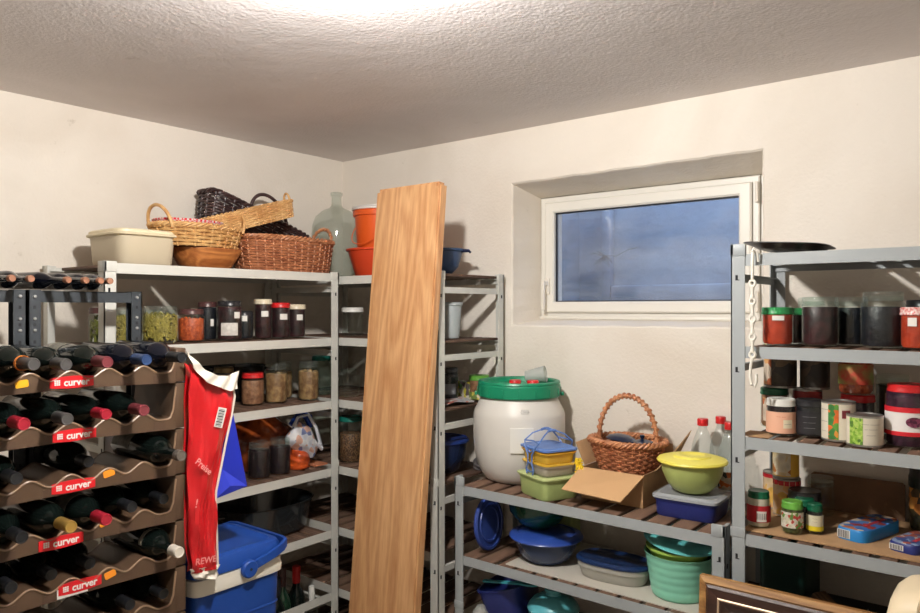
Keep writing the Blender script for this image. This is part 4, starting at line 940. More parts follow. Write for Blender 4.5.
def bag_text(body, size, y, z, rx, name='bag_lettering'):
    vs, fs = text_verts(body, size, .0005, bold=.0004); mb = MB(); c, s_ = math.cos(rx), math.sin(rx)
    mb.add([(BXP+.0265+v[2], y+v[0]*c-v[1]*s_, z+v[0]*s_+v[1]*c) for v in vs], fs); return mb.build(name, mat('pinkish_white_print', S(226, 150, 146), .5), t, smooth=False)
bag_text('REWE', .024, -1.272, .972, -.10); bag_text('Preise', .024, -1.279, 1.225, -.75); bag_text('!', .032, -1.300, 1.130, -.2)
mb = MB(); c, s_ = math.cos(-.28), math.sin(-.28)
def bc(a, b): return (-1.225+a*c-b*s_, 1.350+a*s_+b*c)
mb.prism([bc(-.013, -.027), bc(.013, -.027), bc(.013, .027), bc(-.013, .027)], BXP+.0200, BXP+.0215, 'YZ'); mb.mi = 1; zz = -.024
for i in range(13):
    w = (.0012, .0022, .001, .003)[i % 4]; mb.prism([bc(-.010, zz), bc(.008, zz), bc(.008, zz+w), bc(-.010, zz+w)], BXP+.0214, BXP+.0220, 'YZ'); zz += w+.0019
mb.build('barcode', [m_paper, m_ink], t, smooth=False)
# blue gift bag behind it
m_bbag = mat('royal_blue_paper', S(32, 48, 178), .45)
t = T('gift_bag', 'royal blue folded paper bag hanging behind the red shopping bag', 'bag', (0, 0, 0))
mb = MB(); A = [(.785, -1.149, 1.400), (.785, -1.089, 1.125), (.785, -1.199, 1.108), (.785, -1.25, 1.42)]
mb.add(A+[(x-.05, y, z) for x, y, z in A], [(0,1,2,3), (7,6,5,4), (0,4,5,1), (1,5,6,2), (2,6,7,3), (3,7,4,0)]); mb.build('bag_sheet', m_bbag, t, smooth=False)
mb = MB(); mb.add([(.787, -1.174, 1.190), (.788, -1.091, 1.127), (.788, -1.197, 1.110), (.797, -1.155, 1.140)], [(0, 1, 3), (1, 2, 3), (2, 0, 3), (0, 2, 1)]); mb.build('folded_corner', mat('bright_blue_paper', S(50, 66, 206), .4), t, smooth=False)

# ------------------------------------------------------------ low rack, top shelf
zL = 1.0375
t = T('barrel', 'white plastic wide-mouth barrel with a green screw lid on the low rack', 'barrel', (1.141, -.188, zL), face(1.141, -.188))
m_bar = mat('milky_white_plastic', S(214, 210, 202), .38, var=.03, scale=6, spec=.4); m_gl = mat('green_screw_lid', S(18, 128, 92), .35)
mb = MB(); mb.lathe([(0, .006), (.105, 0), (.120, .006), (.132, .020), (.150, .055), (.160, .10), (.165, .150), (.165, .19), (.1645, .232), (.161, .246), (.138, .292), (.134, .300), (.134, .318), (.0, .318)], 64); mb.build('barrel_body', m_bar, t, ang=.5)
mb = MB(); mb.lathe([(.137, .296), (.146, .297), (.149, .302), (.149, .338), (.146, .343), (.148, .346), (.146, .352), (.138, .354), (.130, .350), (.127, .335), (0, .333)], 64)
mb.build('screw_lid', m_gl, t, ang=.5)
for i in range(16):
    a = 2*PI*i/16; mb = MB(); mb.X = Matrix.Rotation(a, 4, 'Z'); mb.box(.147, .1515, -.003, .003, .303, .330, .001); mb.build('lid_rib', m_gl, t)
mb = MB(); patch(mb, .1645, .120, .205, -.18, .30, 10, th=.004); mb.build('grip_recess', mat('white_grip', S(226, 224, 216), .4), t)
mb = MB(); patch(mb, .1590, .252, .268, .04, .20, 8, th=.001); o = mb.build('size_plate', m_paper, t)
vs, fs = text_verts('———', .011, .0003); mb = MB(); mb.add([(.1592+v[2], .0195+v[0], .260+v[1]) for v in vs], fs); mb.build('size_print', m_ink, o, smooth=False)
for s_ in (-1, 1):
    mb = MB(); mb.box(.0-.02, .02, s_*.149, s_*.160, .300, .312, .002); mb.build('lid_lug', m_gl, t)
# things lying in the lid recess
for lb, x, y in (('red screw cap lying in the green barrel lid, the left one', 1.158, -.238), ('red screw cap lying in the green barrel lid, the right one beside the tipped cup', 1.216, -.212)):
    mb = MB(); ridged_lid(mb, .022, 0, .022); o = mb.build('screw_cap', l_red, loc=(x, y, zL+.336)); tag(o, lb, 'cap', 'red screw caps in the barrel lid')
t = T('plastic_cup', 'frosted plastic cup tipped over in the green barrel lid', 'cup', (1.172, -.125, zL+.367), rot=(R(0), R(80), R(20)))
t.scale = (.82, .82, .82)
mb = MB(); mb.lathe([(0, -.045), (.026, -.045), (.036, .045), (.0355, .045), (.025, -.043), (0, -.043)], 28); mb.build('cup_body', mat('frosted_plastic', S(222, 226, 222), .4, alpha=.35), t)

# green box with stacked yellow boxes in a blue carrier
def tubbox(mb, hx, hy, z0, z1, tp=.92, e=7, wall=.004, lip=.004):
    mb.rings([se_ring(hx*tp, hy*tp, z0, e, 48), se_ring(hx*tp+.003, hy*tp+.003, z0+.006, e, 48), se_ring(hx, hy, z1-.006, e, 48), se_ring(hx+lip, hy+lip, z1-.005, e, 48), se_ring(hx+lip, hy+lip, z1, e, 48), se_ring(hx-wall, hy-wall, z1, e, 48), se_ring(hx*tp-wall, hy*tp-wall, z0+.008, e, 48)])
def lidbox(mb, hx, hy, z0, h=.010, e=7):
    mb.rings([se_ring(hx, hy, z0, e, 48), se_ring(hx+.006, hy+.006, z0+.001, e, 48), se_ring(hx+.006, hy+.006, z0+h*.6, e, 48), se_ring(hx-.002, hy-.002, z0+h*.75, e, 48), se_ring(hx-.006, hy-.006, z0+h, e, 48), se_ring(hx*.75, hy*.75, z0+h*.8, e, 48)])
XB, YB, RB = 1.345, -.318, R(-24)
t = T('storage_box', 'pale green translucent box under the yellow stacked boxes', 'box', (XB, YB, zL), RB)
mb = MB(); tubbox(mb, .090, .080, 0, .072, .90); mb.build('box_body', mat('pale_green_plastic', S(176, 194, 124), .4, alpha=.92), t)
mb = MB(); lidbox(mb, .092, .082, .0725, .009); mb.build('lid', mat('pale_green_lid', S(190, 202, 138), .4, alpha=.9), t)
m_yb = mat('yellow_clear_plastic', S(238, 196, 74), .25, alpha=.78, coat=.3)
t = T('stacking_box', 'lower of two yellow translucent lunch boxes in the blue carrier', 'box', (XB, YB, zL+.083), RB, group='lunch boxes in the blue carrier')
mb = MB(); tubbox(mb, .078, .066, 0, .036, .93); mb.build('box_body', mat('grey_clear_plastic', S(180, 170, 156), .3, alpha=.8), t); mb = MB(); lidbox(mb, .078, .066, .036, .007); mb.build('lid', m_yb, t)
t = T('stacking_box', 'upper of two yellow translucent lunch boxes in the blue carrier', 'box', (XB, YB, zL+.1275), RB, group='lunch boxes in the blue carrier')
mb = MB(); tubbox(mb, .078, .066, 0, .034, .93); mb.build('box_body', m_yb, t); mb = MB(); lidbox(mb, .080, .068, .034, .008); mb.build('lid', mat('orange_yellow_lid', S(240, 180, 50), .35), t)
m_car = mat('soft_blue_plastic', S(92, 124, 184), .4)
t = T('box_carrier', 'light blue lidded carrier with honeycomb handle straps around yellow boxes', 'carrier', (XB, YB, zL+.083), RB)
mb = MB(); lidbox(mb, .083, .071, .0875, .012); mb.build('carrier_lid', m_car, t)
for s_ in (-1, 1):
    yy = s_*.081; mb = MB()
    for off in (-1, 1):
        mb.tube([(off*.018, yy, .0), (off*.024, yy, .015), (off*.012, yy, .04), (off*.014, yy, .07), (off*.030, yy*1.0, .092), (off*.046, yy*.9, .115), (off*.038, yy*.55, .140), (off*.022, yy*.2, .152)], [.003]*8, 6)
    mb.tube([(-.012, yy, .04), (.012, yy, .04)], .003, 6); mb.tube([(-.030, yy, .092), (0, yy, .078), (.030, yy, .092)], .003, 6); mb.tube([(-.046, yy*.9, .115), (0, yy*.8, .118), (.046, yy*.9, .115)], .0028, 6)
    mb.tube([(-.024, yy, .015), (0, yy, .008), (.024, yy, .015)], .003, 6)
    mb.build('carrier_strap', m_car, t)
mb = MB(); mb.tube([(-.022, -.016, .152), (-.024, 0, .155), (-.022, .016, .152)], .005, 6); mb.tube([(.022, -.016, .152), (.024, 0, .155), (.022, .016, .152)], .005, 6); mb.tube([(-.022, 0, .155), (0, 0, .158), (.022, 0, .155)], .005, 6); mb.build('carrier_grip', m_car, t)
t = T('yellow_clip', 'bunch of yellow perforated plastic clips beside the blue carrier', 'clip', (XB+.112, YB+.025, zL+.0845), R(20))
mb = MB(); q = random.Random(3)
for i in range(7):
    a = q.uniform(-.6, .6); y0 = q.uniform(-.012, .012); x0 = q.uniform(-.012, .012); mb.tube([(x0, y0, .004), (x0+.014*math.cos(a*3), y0+.010*math.sin(a*3), .022), (x0-.004, y0-.004, .040), (x0+.01*a, y0, .060-.012*abs(a))], .0035, 6)
for i in range(5): mb.tube([(-.014+.003*i, -.010, .010+.009*i), (.012, .006, .012+.009*i)], .003, 6)
mb.build('clip_body', mat('bright_yellow_plastic', S(240, 206, 40), .35), t)

for o in [x for x in bpy.data.objects if x.name.split('.')[0] in ('storage_box', 'stacking_box', 'box_carrier', 'yellow_clip') and x.parent is None]:
    k = .90; o.scale = (k, k, k); o.location = (XB+.004+(o.location.x-XB)*k, YB-.006+(o.location.y-YB)*k, zL+(o.location.z-zL)*k)
# open cardboard box with basket in it
zc = zL; CX0, CX1, CY0, CY1 = 1.452, 1.664, -.290, -.045
t = T('cardboard_box', 'open brown cardboard box with its flaps out, holding the wicker basket', 'box', (0, 0, zc))
def cquad(mb, A, B, C_, D, th=.003):
    A, B, C_, D = map(Vector, (A, B, C_, D)); n_ = (B-A).cross(D-A).normalized()*th
    mb.add([tuple(p) for p in (A, B, C_, D)]+[tuple(p+n_) for p in (A, B, C_, D)], [(3,2,1,0), (4,5,6,7), (0,1,5,4), (1,2,6,5), (2,3,7,6), (3,0,4,7)])
mb = MB(); mb.box(CX0, CX1, CY0, CY1, 0, .003); mb.box(CX0, CX1, CY0, CY0+.003, .003, .100); mb.box(CX0, CX1, CY1-.003, CY1, .003, .100); mb.box(CX0, CX0+.003, CY0+.003, CY1-.003, .003, .100); mb.box(CX1-.003, CX1, CY0+.003, CY1-.003, .003, .100)
mb.build('box_walls', m_card, t, smooth=False)
mb = MB(); cquad(mb, (CX0-.002, CY0-.002, .100), (CX1+.004, CY0-.002, .100), (CX1-.024, CY0-.105, .038), (CX0-.008, CY0-.112, .048)); mb.build('front_flap', mat('pale_cardboard', S(196, 156, 112), .85, bump=.0004, bscale=220), t, smooth=False)
mb = MB(); cquad(mb, (CX1, CY0+.09, .101), (CX1, CY1-.004, .101), (CX1+.058, CY1-.006, .215), (CX1+.052, CY0+.12, .165)); mb.build('right_flap', m_card, t, smooth=False)
mb = MB(); cquad(mb, (CX0, CY1, .101), (CX1, CY1, .101), (CX1-.01, CY1+.010, .16), (CX0+.02, CY1+.010, .17)); mb.build('back_flap', m_card, t, smooth=False)
mb = MB(); cquad(mb, (CX0, CY0+.02, .101), (CX0, CY1-.01, .101), (CX0-.045, CY1-.02, .175), (CX0-.05, CY0+.05, .165)); mb.build('left_flap', m_card, t, smooth=False)
zbk = zc+.010
wicker('wicker_basket', 'reddish oval wicker basket with a tall bound arch handle in the cardboard box', 'basket', (1.556, -.172, zbk+.058), (0, 0, R(2)), .122, .100, .112, w_red, taper=.64, rows=13, stakes=30, rim=.009, m_rim=w_redl, m_stake=w_redl, e=2.1,
       handles=[((-.100, 0, .107), (.100, 0, .107), (0, 0, .257), .0085, 22, w_redl)])
t = T('packing_paper', 'folded packing paper under the basket inside the cardboard box', 'paper', (1.556, -.172, zc+.0035))
MB().box(-.08, .08, -.085, .085, 0, .062, .006).build('paper_stack', m_card_d, t)
m_nv = mat('navy_enamel', S(22, 32, 58), .3, coat=.3)
t = T('enamel_pan', 'navy enamel pan with a bright steel collar at the left in the wicker basket', 'pan', (1.530, -.16, zbk+.168), rot=(R(-6), R(5), 0))
mb = MB(); mb.lathe([(0, .018), (.02, .017), (.042, .010), (.050, .002), (.052, 0), (.050, -.003), (.040, .003), (0, .010)], 32); mb.build('lid_body', m_nv, t)
mb = MB(); mb.lathe([(0, -.03), (.034, -.03), (.036, 0), (0, 0)], 28); mb.build('pan_collar', mat('bright_steel', S(190, 190, 186), .25, .9), t)
t = T('small_pan', 'small dark pan with a knob on its lid at the right in the wicker basket', 'pan', (1.605, -.165, zbk+.135))
mb = MB(); mb.lathe([(0, 0), (.030, 0), (.034, .03), (.036, .032), (.034, .036), (.01, .042), (.004, .044), (.008, .050), (.008, .056), (0, .058)], 28); mb.build('pan_body', m_nv, t)

# clip-lock box with the green bowl
t = T('storage_box', 'flat dark blue box with a clear grey lid under the green bowl', 'box', (1.800, -.245, zL), R(3))
mb = MB(); tubbox(mb, .090, .080, 0, .052, .94, 8); mb.build('box_body', mat('navy_blue_plastic', S(30, 40, 104), .35), t)
mb = MB(); lidbox(mb, .092, .082, .0525, .014, 8); mb.build('lid', mat('clear_grey_lid', S(186, 190, 194), .25, alpha=.75, coat=.4), t)
t = T('mixing_bowl', 'green plastic bowl with a wide flat yellow lid on the blue box', 'bowl', (1.800, -.245, zL+.067))
mb = MB(); mb.lathe([(0, 0), (.045, 0), (.058, .006), (.078, .028), (.093, .062), (.098, .098), (.095, .098), (.09, .064), (.074, .032), (.05, .01), (0, .006)], 44); mb.build('bowl_body', mat('light_green_plastic', S(178, 190, 112), .38, alpha=.95), t)
mb = MB(); mb.lathe([(.096, .096), (.108, .094), (.110, .098), (.106, .104), (.085, .110), (.060, .111), (.056, .116), (.040, .117), (.036, .114), (0, .113)], 48); mb.build('lid', mat('yellow_plastic_lid', S(232, 220, 92), .38), t); t.scale = (.93, .93, .93)
# PET bottles
m_pet = glass('clear_bottle_plastic', (.90, .93, .93), .06, .06, (.8, .82, .82))
def pet(label, x, y, z, h=.262, r=.036, lab=None):
    t = T('plastic_bottle', label, 'bottle', (x, y, z), face(x, y), 'clear plastic bottles with red caps')
    pr = [(0, .008), (r*.5, .003), (r*.75, 0), (r*.97, .012), (r, .03)]
    for i in range(5): pr += [(r, .04+.02*i), (r*.96, .05+.02*i)]
    pr += [(r, h*.58), (r*.96, h*.64), (r*.8, h*.74), (r*.5, h*.84), (r*.36, h*.88), (r*.36, h*.92)]
    MB().lathe(pr, 32).build('bottle_body', m_pet, t)
    mb = MB(); mb.lathe([(r*.40, h*.915), (r*.46, h*.918), (r*.47, h*.99), (r*.43, h), (0, h)], 24); mb.build('cap', l_red, t)
    for i in range(12):
        a = 2*PI*i/12; mb = MB()
    if lab: mb = MB(); patch(mb, r+.0006, .062, .115, -2.6, 2.6, 40); mb.build('label', lab, t)
lb_ = voro('orange_black_bottle_label', [S(216, 196, 176), S(222, 120, 60), S(220, 210, 196), S(60, 60, 56)], 60)
pet('clear plastic bottle with a red cap directly behind the yellow-lidded bowl', 1.775, -.090, zL, lab=lb_)
pet('clear plastic bottle with a red cap farthest back against the wall', 1.814, -.038, zL, h=.266, r=.034)
pet('clear plastic bottle with an orange label beside the tall rack post', 1.868, -.112, zL, lab=lb_)

# ------------------------------------------------------------ low rack, middle shelf
zM = .7965
def disc_lid(mb, r, h=.012):
    mb.lathe([(0, 0), (r*.95, 0), (r, .002), (r, h*.7), (r*.96, h), (r*.88, h), (r*.86, h*.7), (r*.72, h*.7), (r*.70, h*.95), (r*.62, h*.95), (r*.60, h*.65), (0, h*.65)], 48)
t = T('plastic_disc', 'big blue plastic plate-like cover standing on edge at the left end of the middle shelf', 'cover', (1.086, -.306, zM+.094), rot=(0, R(84), R(5)))
mb = MB(); disc_lid(mb, .091, .014); mb.build('cover_disc', mat('blue_lid_plastic', S(46, 68, 140), .4), t)
t = T('mixing_bowl', 'dark blue translucent bowl with a wide bright blue lid on the middle shelf', 'bowl', (1.305, -.268, zM))
m_dbb = mat('smoky_blue_plastic', S(56, 74, 110), .25, alpha=.82, coat=.3)
mb = MB(); mb.lathe([(0, .002), (.060, 0), (.066, .005), (.088, .024), (.104, .060), (.108, .084), (.104, .084), (.10, .062), (.084, .028), (.06, .01), (0, .008)], 48); mb.build('bowl_body', m_dbb, t)
mb = MB(); mb.lathe([(.105, .082), (.122, .080), (.125, .084), (.121, .090), (.098, .097), (.094, .094), (.08, .101), (.055, .102), (0, .100)], 48); mb.build('lid', mat('bright_blue_lid', S(42, 72, 152), .35, coat=.1), t)
t = T('mixing_bowl', 'dark green glassy bowl balanced on the bright blue lid', 'bowl', (1.268, -.258, zM+.103))
t.scale = (1.12, 1.12, 1.0)
mb = MB(); mb.lathe([(0, .002), (.035, 0), (.04, .004), (.066, .022), (.088, .055), (.094, .088), (.091, .088), (.084, .056), (.062, .026), (.036, .008), (0, .006)], 48); mb.build('bowl_body', mat('dark_green_plastic', S(16, 74, 52), .15, alpha=.9, coat=.5), t)
t = T('storage_box', 'pale yellow-green box corner seen over the dark green bowl', 'box', (1.275, -.085, zM))
mb = MB(); tubbox(mb, .045, .036, 0, .190, .9); mb.build('box_body', mat('pale_lime_plastic', S(176, 190, 120), .4), t)
tag(MB().box(1.22, 1.90, -.385, -.03, 0, .003).build('shelf_liner', mat('pale_liner_sheet', S(196, 190, 178), .7), loc=(0, 0, zM-.0008)), 'pale flat sheet lining the middle shelf of the low rack', 'liner')
for o in bpy.data.objects:
    if o.parent is None and o.location.z < .95 and o.name.split('.')[0] in ('mixing_bowl', 'storage_box') and o.location.x > 1.2: o.location.z += .0018
t = T('food_box', 'oval translucent box with a dark blue lid on the middle shelf', 'box', (1.560, -.275, zM+.002), R(4))
mb = MB(); mb.rings([se_ring(.100, .055, 0, 2.6, 48), se_ring(.105, .060, .006, 2.6, 48), se_ring(.113, .066, .034, 2.6, 48), se_ring(.117, .070, .036, 2.6, 48), se_ring(.117, .070, .050, 2.6, 48), se_ring(.112, .066, .050, 2.6, 48), se_ring(.10, .055, .01, 2.6, 48)]); mb.build('box_body', mat('clear_grey_box_plastic', S(190, 188, 178), .35, alpha=.8), t)
mb = MB(); mb.rings([se_ring(.117, .070, .050, 2.6, 48), se_ring(.121, .074, .052, 2.6, 48), se_ring(.121, .074, .058, 2.6, 48), se_ring(.112, .066, .064, 2.6, 48), se_ring(.108, .062, .061, 2.6, 48), se_ring(.05, .03, .062, 2.6, 48)]); mb.build('lid', mat('navy_box_lid', S(22, 44, 84), .35), t)
t = T('ribbed_tub', 'sea-green ribbed plastic tub at the right end of the middle shelf', 'tub', (1.772, -.275, zM+.002))
t.scale = (1, 1, .92)
m_tq = mat('sea_green_plastic', S(140, 212, 184), .4)
pr = [(0, 0), (.072, 0), (.078, .005)]
for i in range(5):
    z0 = .012+.024*i; r0 = .080+.0035*i; pr += [(r0, z0), (r0+.0022, z0+.007), (r0+.0030, z0+.015), (r0+.0028, z0+.021)]
pr += [(.100, .136), (.102, .140), (.099, .140), (.094, .12), (.076, .01), (0, .008)]
mb = MB(); mb.lathe(pr, 48); mb.build('tub_body', m_tq, t)
t = T('inner_bowl', 'lime green bowl nested in the sea-green tub', 'bowl', (1.772, -.275, zM+.020))
mb = MB(); mb.lathe([(0, 0), (.05, 0), (.086, .112), (.096, .122), (.096, .128), (.084, .128), (.05, .006), (0, .004)], 40); mb.build('bowl_body', mat('lime_green_plastic', S(172, 204, 96), .4), t)
t = T('plastic_disc', 'turquoise round plastic cover lying tilted on top of the sea-green tub', 'cover', (1.775, -.275, zM+.1660), rot=(R(3), R(9), 0))
mb = MB(); mb.lathe([(0, .010), (.06, .010), (.085, .008), (.104, .002), (.106, -.002), (.104, -.003), (.085, .003), (0, .006)], 48); mb.build('cover_disc', mat('turquoise_plastic', S(104, 194, 192), .35), t)
# bottom shelf of what shows
zB = .5415
t = T('lidded_pot', 'turquoise round lidded plastic pot on the lower shelf below the blue-lidded bowl', 'pot', (1.335, -.27, zB+.0))
m_tq2 = mat('pale_turquoise_plastic', S(100, 190, 202), .35)
mb = MB(); mb.lathe([(0, 0), (.055, 0), (.070, .02), (.080, .060), (.084, .098), (.080, .098), (.0, .096)], 40); mb.build('pot_body', m_tq2, t)
mb = MB(); mb.lathe([(.078, .098), (.086, .098), (.088, .104), (.082, .118), (.070, .132), (.050, .142), (.046, .146), (.026, .149), (.024, .156), (.030, .162), (.028, .168), (0, .170)], 40); mb.build('lid', m_tq2, t)
t = T('roasting_dish', 'dark blue deep plastic dish tipped forward on the lower shelf', 'dish', (1.150, -.225, zB+.022), rot=(R(0), R(-14), R(10)))
mb = MB(); tubbox(mb, .090, .115, 0, .115, .82, 3.4); mb.build('dish_body', mat('dusky_blue_plastic', S(34, 46, 112), .35), t)
t = T('measuring_spoon', 'flat turquoise handled spoon lying across the dark blue dish', 'spoon', (1.165, -.30, zB+.156), rot=(0, R(-2), R(22)))
mb = MB(); mb.rings([[(x, -w, -.002), (x, w, -.002), (x, w, .003), (x, -w, .003)] for x, w in ((-.085, .006), (-.08, .009), (-.02, .008), (.05, .010), (.075, .018), (.095, .020), (.11, .012))]); mb.build('spoon_body', mat('turquoise_spoon_plastic', S(70, 178, 190), .35), t)
crumple('plastic_packet', 'pale crumpled packet at the left end of the lower shelf of the low rack', 1.085, -.345, zB, .022, .03, .07, mat('pale_film', S(176, 176, 170), .3, alpha=.8), 21, amp=.008, cat='packet')

# ------------------------------------------------------------ right rack
zR2, zR3, zR4, zR5 = 1.552, 1.313, 1.061, .813
t = T('oven_tray', 'thin black oven tray overhanging the left end of the tall rack top', 'tray', (2.070, -.235, 1.7965+.011), rot=(0, R(4), R(4)))
t.scale = (.74, .80, .6)
mb = MB(); mb.rings([se_ring(.100, .135, .0, 4, 48), se_ring(.125, .155, .020, 4, 48), se_ring(.145, .17, .022, 4, 48), se_ring(.145, .17, .0255, 4, 48), se_ring(.123, .153, .0235, 4, 48), se_ring(.098, .133, .003, 4, 48)]); mb.build('tray_body', mat('black_tray_enamel', (.02, .022, .024), .38), t)
# hanging plastic chain hook
t = T('plastic_chain_strap', 'white perforated plastic hanging strap with a hook end on the tall rack', 'hanger', (2.028, -.420, 0))
mh = mat('white_strap_plastic', S(232, 228, 216), .4)
mb = MB(); zT = 1.80; mb.tube([(.0, .020, zT-.026), (.0, .016, zT-.004), (0, .006, zT+.004), (.0, -.004, zT-.006), (0, -.006, zT-.035), (0, -.006, zT-.075)], .0042, 8)
mb.tube([(.012, .004, zT-.03), (.011, -.002, zT-.005), (.004, -.005, zT+.003), (-.004, -.006, zT-.006)], .003, 6)
n = 5; zlink0 = zT-.086; pitch = .0463
for i in range(n):
    z = zlink0-pitch*i; ring = [(.0070*math.cos(2*PI*k/16), -.006, z+.0074*math.sin(2*PI*k/16)) for k in range(16)]; mb.tube(ring, .0037, 6, True)
    if i < n-1: mb.tube([(0, -.006, z-.008), (0, -.006, z-.023), (0, -.006, z-pitch+.008)], [.0060, .0036, .0060], 8)
zz = zlink0-pitch*(n-1)
mb.tube([(0, -.006, zz-.007), (-.004, -.006, zz-.030), (-.006, -.006, zz-.055), (-.002, -.006, zz-.078), (.006, -.006, zz-.082), (.010, -.006, zz-.070), (.010, -.006, zz-.050)], .0040, 8)
mb.build('strap_body', mh, t)

gR = 'preserve jars on the second shelf of the tall rack'
l_frost = mat('white_red_dotted_lid', S(226, 214, 206), .4, col2=S(200, 60, 56), scale=180)
jar('sauce_jar', 'jar of orange-red sauce with a green lid and a small white tag', 'jar', 2.068, -.345, zR2, .0385, .100, l_green, neck=.97, shoulder=.93, fill=f_sauce, fill_h=.99, lid_r=.0395, labels=[LBL(.066, .078, .05, .75)], group=gR)
jar('sauce_jar', 'dark jar with a green lid just behind the orange-red sauce jar', 'jar', 2.085, -.235, zR2, .036, .098, l_green, neck=.97, fill=f_plum, fill_h=.98, lid_r=.037, group=gR)
jar('fruit_jar', 'tall thin-rimmed glass jar standing back behind the green lidded jars', 'jar', 2.095, -.100, zR2, .036, .130, fill=f_navy, fill_h=.66, neck=.92, glasslid=True, group=gR)
jar('fruit_jar', 'glass-lidded jar of plum-dark fruit right of the green-lidded jars', 'jar', 2.163, -.305, zR2, .0445, .128, fill=f_plum, fill_h=.88, neck=.92, shoulder=.90, glasslid=True, group=gR)
jar('fruit_jar', 'glass-lidded jar of blue-black fruit in the middle of the second shelf', 'jar', 2.222, -.230, zR2, .0400, .128, fill=f_navy, fill_h=.86, neck=.92, shoulder=.88, glasslid=True, group=gR)
jar('fruit_jar', 'widest glass-lidded jar of blue-black fruit, with a tall clear rim', 'jar', 2.305, -.300, zR2, .0500, .140, fill=f_navy, fill_h=.80, neck=.86, shoulder=.80, glasslid=True, group=gR)
jar('sauce_jar', 'jar of orange sauce with a red-dotted white lid at the right edge of the photo', 'jar', 2.385, -.335, zR2, .0385, .100, l_frost, neck=.97, shoulder=.93, fill=f_sauce, fill_h=.99, lid_r=.0395, labels=[LBL(.055, .075, -.35, .5)], group=gR)
jar('fruit_jar', 'dark jar with a dark lid behind the red-dotted white lid', 'jar', 2.385, -.210, zR2, .045, .118, l_black, fill=f_navy, fill_h=.9, group=gR)

def can(name, label, x, y, z, r, h, body, ends=None, face_=None, labels=(), group=None):
    t = T(name, label, 'can', (x, y, z), face(x, y) if face_ is None else face_, group)
    pr = [(0, .003), (r-.003, .003), (r-.001, 0), (r, .001), (r, .003), (r-.0012, .004), (r-.0012, h-.004), (r, h-.003), (r, h-.001), (r-.001, h), (r-.003, h-.003), (0, h-.003)]
    MB().lathe(pr, 40).build('can_body', ends or m_tin, t)
    mb = MB(); mb.lathe([(r-.0009, .0055), (r-.0006, .0056), (r-.0006, h-.0056), (r-.0009, h-.0055)], 40); mb.build('paper_wrap', body, t)
    for li, (m_, z0, z1, ac, aw) in enumerate(labels):
        mb = MB(); patch(mb, r-.0003+.0004*li, z0, z1, ac-aw/2, ac+aw/2); mb.build('label_print', m_, t)
    return t
m_tin = mat('tin_plate', S(176, 174, 168), .3, .85)
v_dark = voro('dark_mottled_can_print', [S(66, 58, 50), S(92, 78, 62), S(52, 48, 46), S(110, 92, 70)], 26)
v_light = voro('peach_printed_label', [S(224, 206, 186), S(228, 168, 110), S(214, 196, 176), S(196, 110, 70)], 42)
z3R = zR3
jar('pickle_jar', 'brown jar with a dark green lid at the left end of the third shelf', 'jar', 2.022, -.205, z3R, .0365, .112, l_dkgreen, neck=.96, fill=f_meat, fill_h=.95, lid_r=.0375, labels=[LBL(.02, .085, 0, 1.8, v_light)])
can('stacked_can', 'mottled can with a peach label edge stacked on the green-lidded jar', 2.034, -.190, z3R+.113, .044, .095, v_dark, labels=[(v_light, .008, .088, -.95, .8)])
can('stacked_can', 'red-topped can behind the black jar on the third shelf', 2.102, -.175, z3R, .0385, .112, mat('dull_red_wrap', S(150, 50, 46), .5, var=.2))
can('stacked_can', 'dark ribbed can stacked on the red-topped can', 2.120, -.170, z3R+.1125, .0385, .095, v_dark)
jar('spread_jar', 'jar of dark jam with a white lid and pale pink label', 'jar', 2.072, -.325, z3R, .0365, .097, l_white, neck=.97, shoulder=.90, lid_r=.0365, fill=f_dark, fill_h=.98, labels=[(mat('peach_label', S(232, 178, 148), .6), .008, .064, 0, 2.9, [('— —', .052, .010)], m_redink), (mat('pale_cream_label', S(232, 220, 190), .6), .022, .044, .45, .62, [('——', .033, .009)])])
jar('spread_jar', 'black jar with a black lid and faint silver print', 'jar', 2.137, -.305, z3R, .0335, .098, l_black, neck=.97, lid_r=.0335, fill=f_navy, fill_h=.98, labels=[(mat('black_label', (.02, .02, .024), .35), .010, .068, 0, 2.6, [('———', .055, .011), ('— ——', .040, .009), ('———', .026, .009)], mat('silver_ink', S(150, 150, 152), .4))])
v_veg = voro('vegetable_print', [S(232, 112, 42), S(96, 158, 60), S(226, 150, 60), S(60, 130, 60)], 75)
v_pea = voro('pea_print', [S(158, 196, 78), S(132, 178, 58), S(184, 212, 104), S(84, 130, 44)], 150)
m_cream_l = mat('cream_print_label', S(222, 214, 194), .55)
m_maroon = mat('maroon_print', S(120, 40, 50), .55)
def printed(t, r, lines, ac, m):
    par = [c for c in t.children][0]; mb = MB()
    for body, zz, sz in lines:
        vs, fs = text_verts(body, sz, .0003); rr = r+.0006; mb.add([((rr+v[2])*math.cos(ac+v[0]/rr), (rr+v[2])*math.sin(ac+v[0]/rr), zz+v[1]) for v in vs], fs)
    mb.build('print', m, par)
t = can('vegetable_can', 'can printed with orange and green vegetables left of the pea can', 2.208, -.315, z3R, .0400, .100, m_cream_l, labels=[(v_veg, .006, .094, -.30, .62), (m_maroon, .060, .080, .45, .5)]); printed(t, .0400, [('———', .080, .009), ('——', .050, .011), ('— —', .025, .008)], -.95, m_ink)
t = can('pea_can', 'short wide can printed with green peas in front of the vegetable can', 2.274, -.3535, z3R, .0410, .076, m_cream_l, labels=[(v_pea, .006, .070, -.50, .80)]); printed(t, .0410, [('—— ———', .056, .008), ('— ———', .044, .007), ('———', .030, .007)], .35, m_ink)
jar('pickle_jar', 'dark jar with a red lid hidden behind the vegetable can', 'jar', 2.232, -.200, z3R, .0410, .108, l_red, neck=.95, fill=f_dark, fill_h=.95, lid_r=.0415)
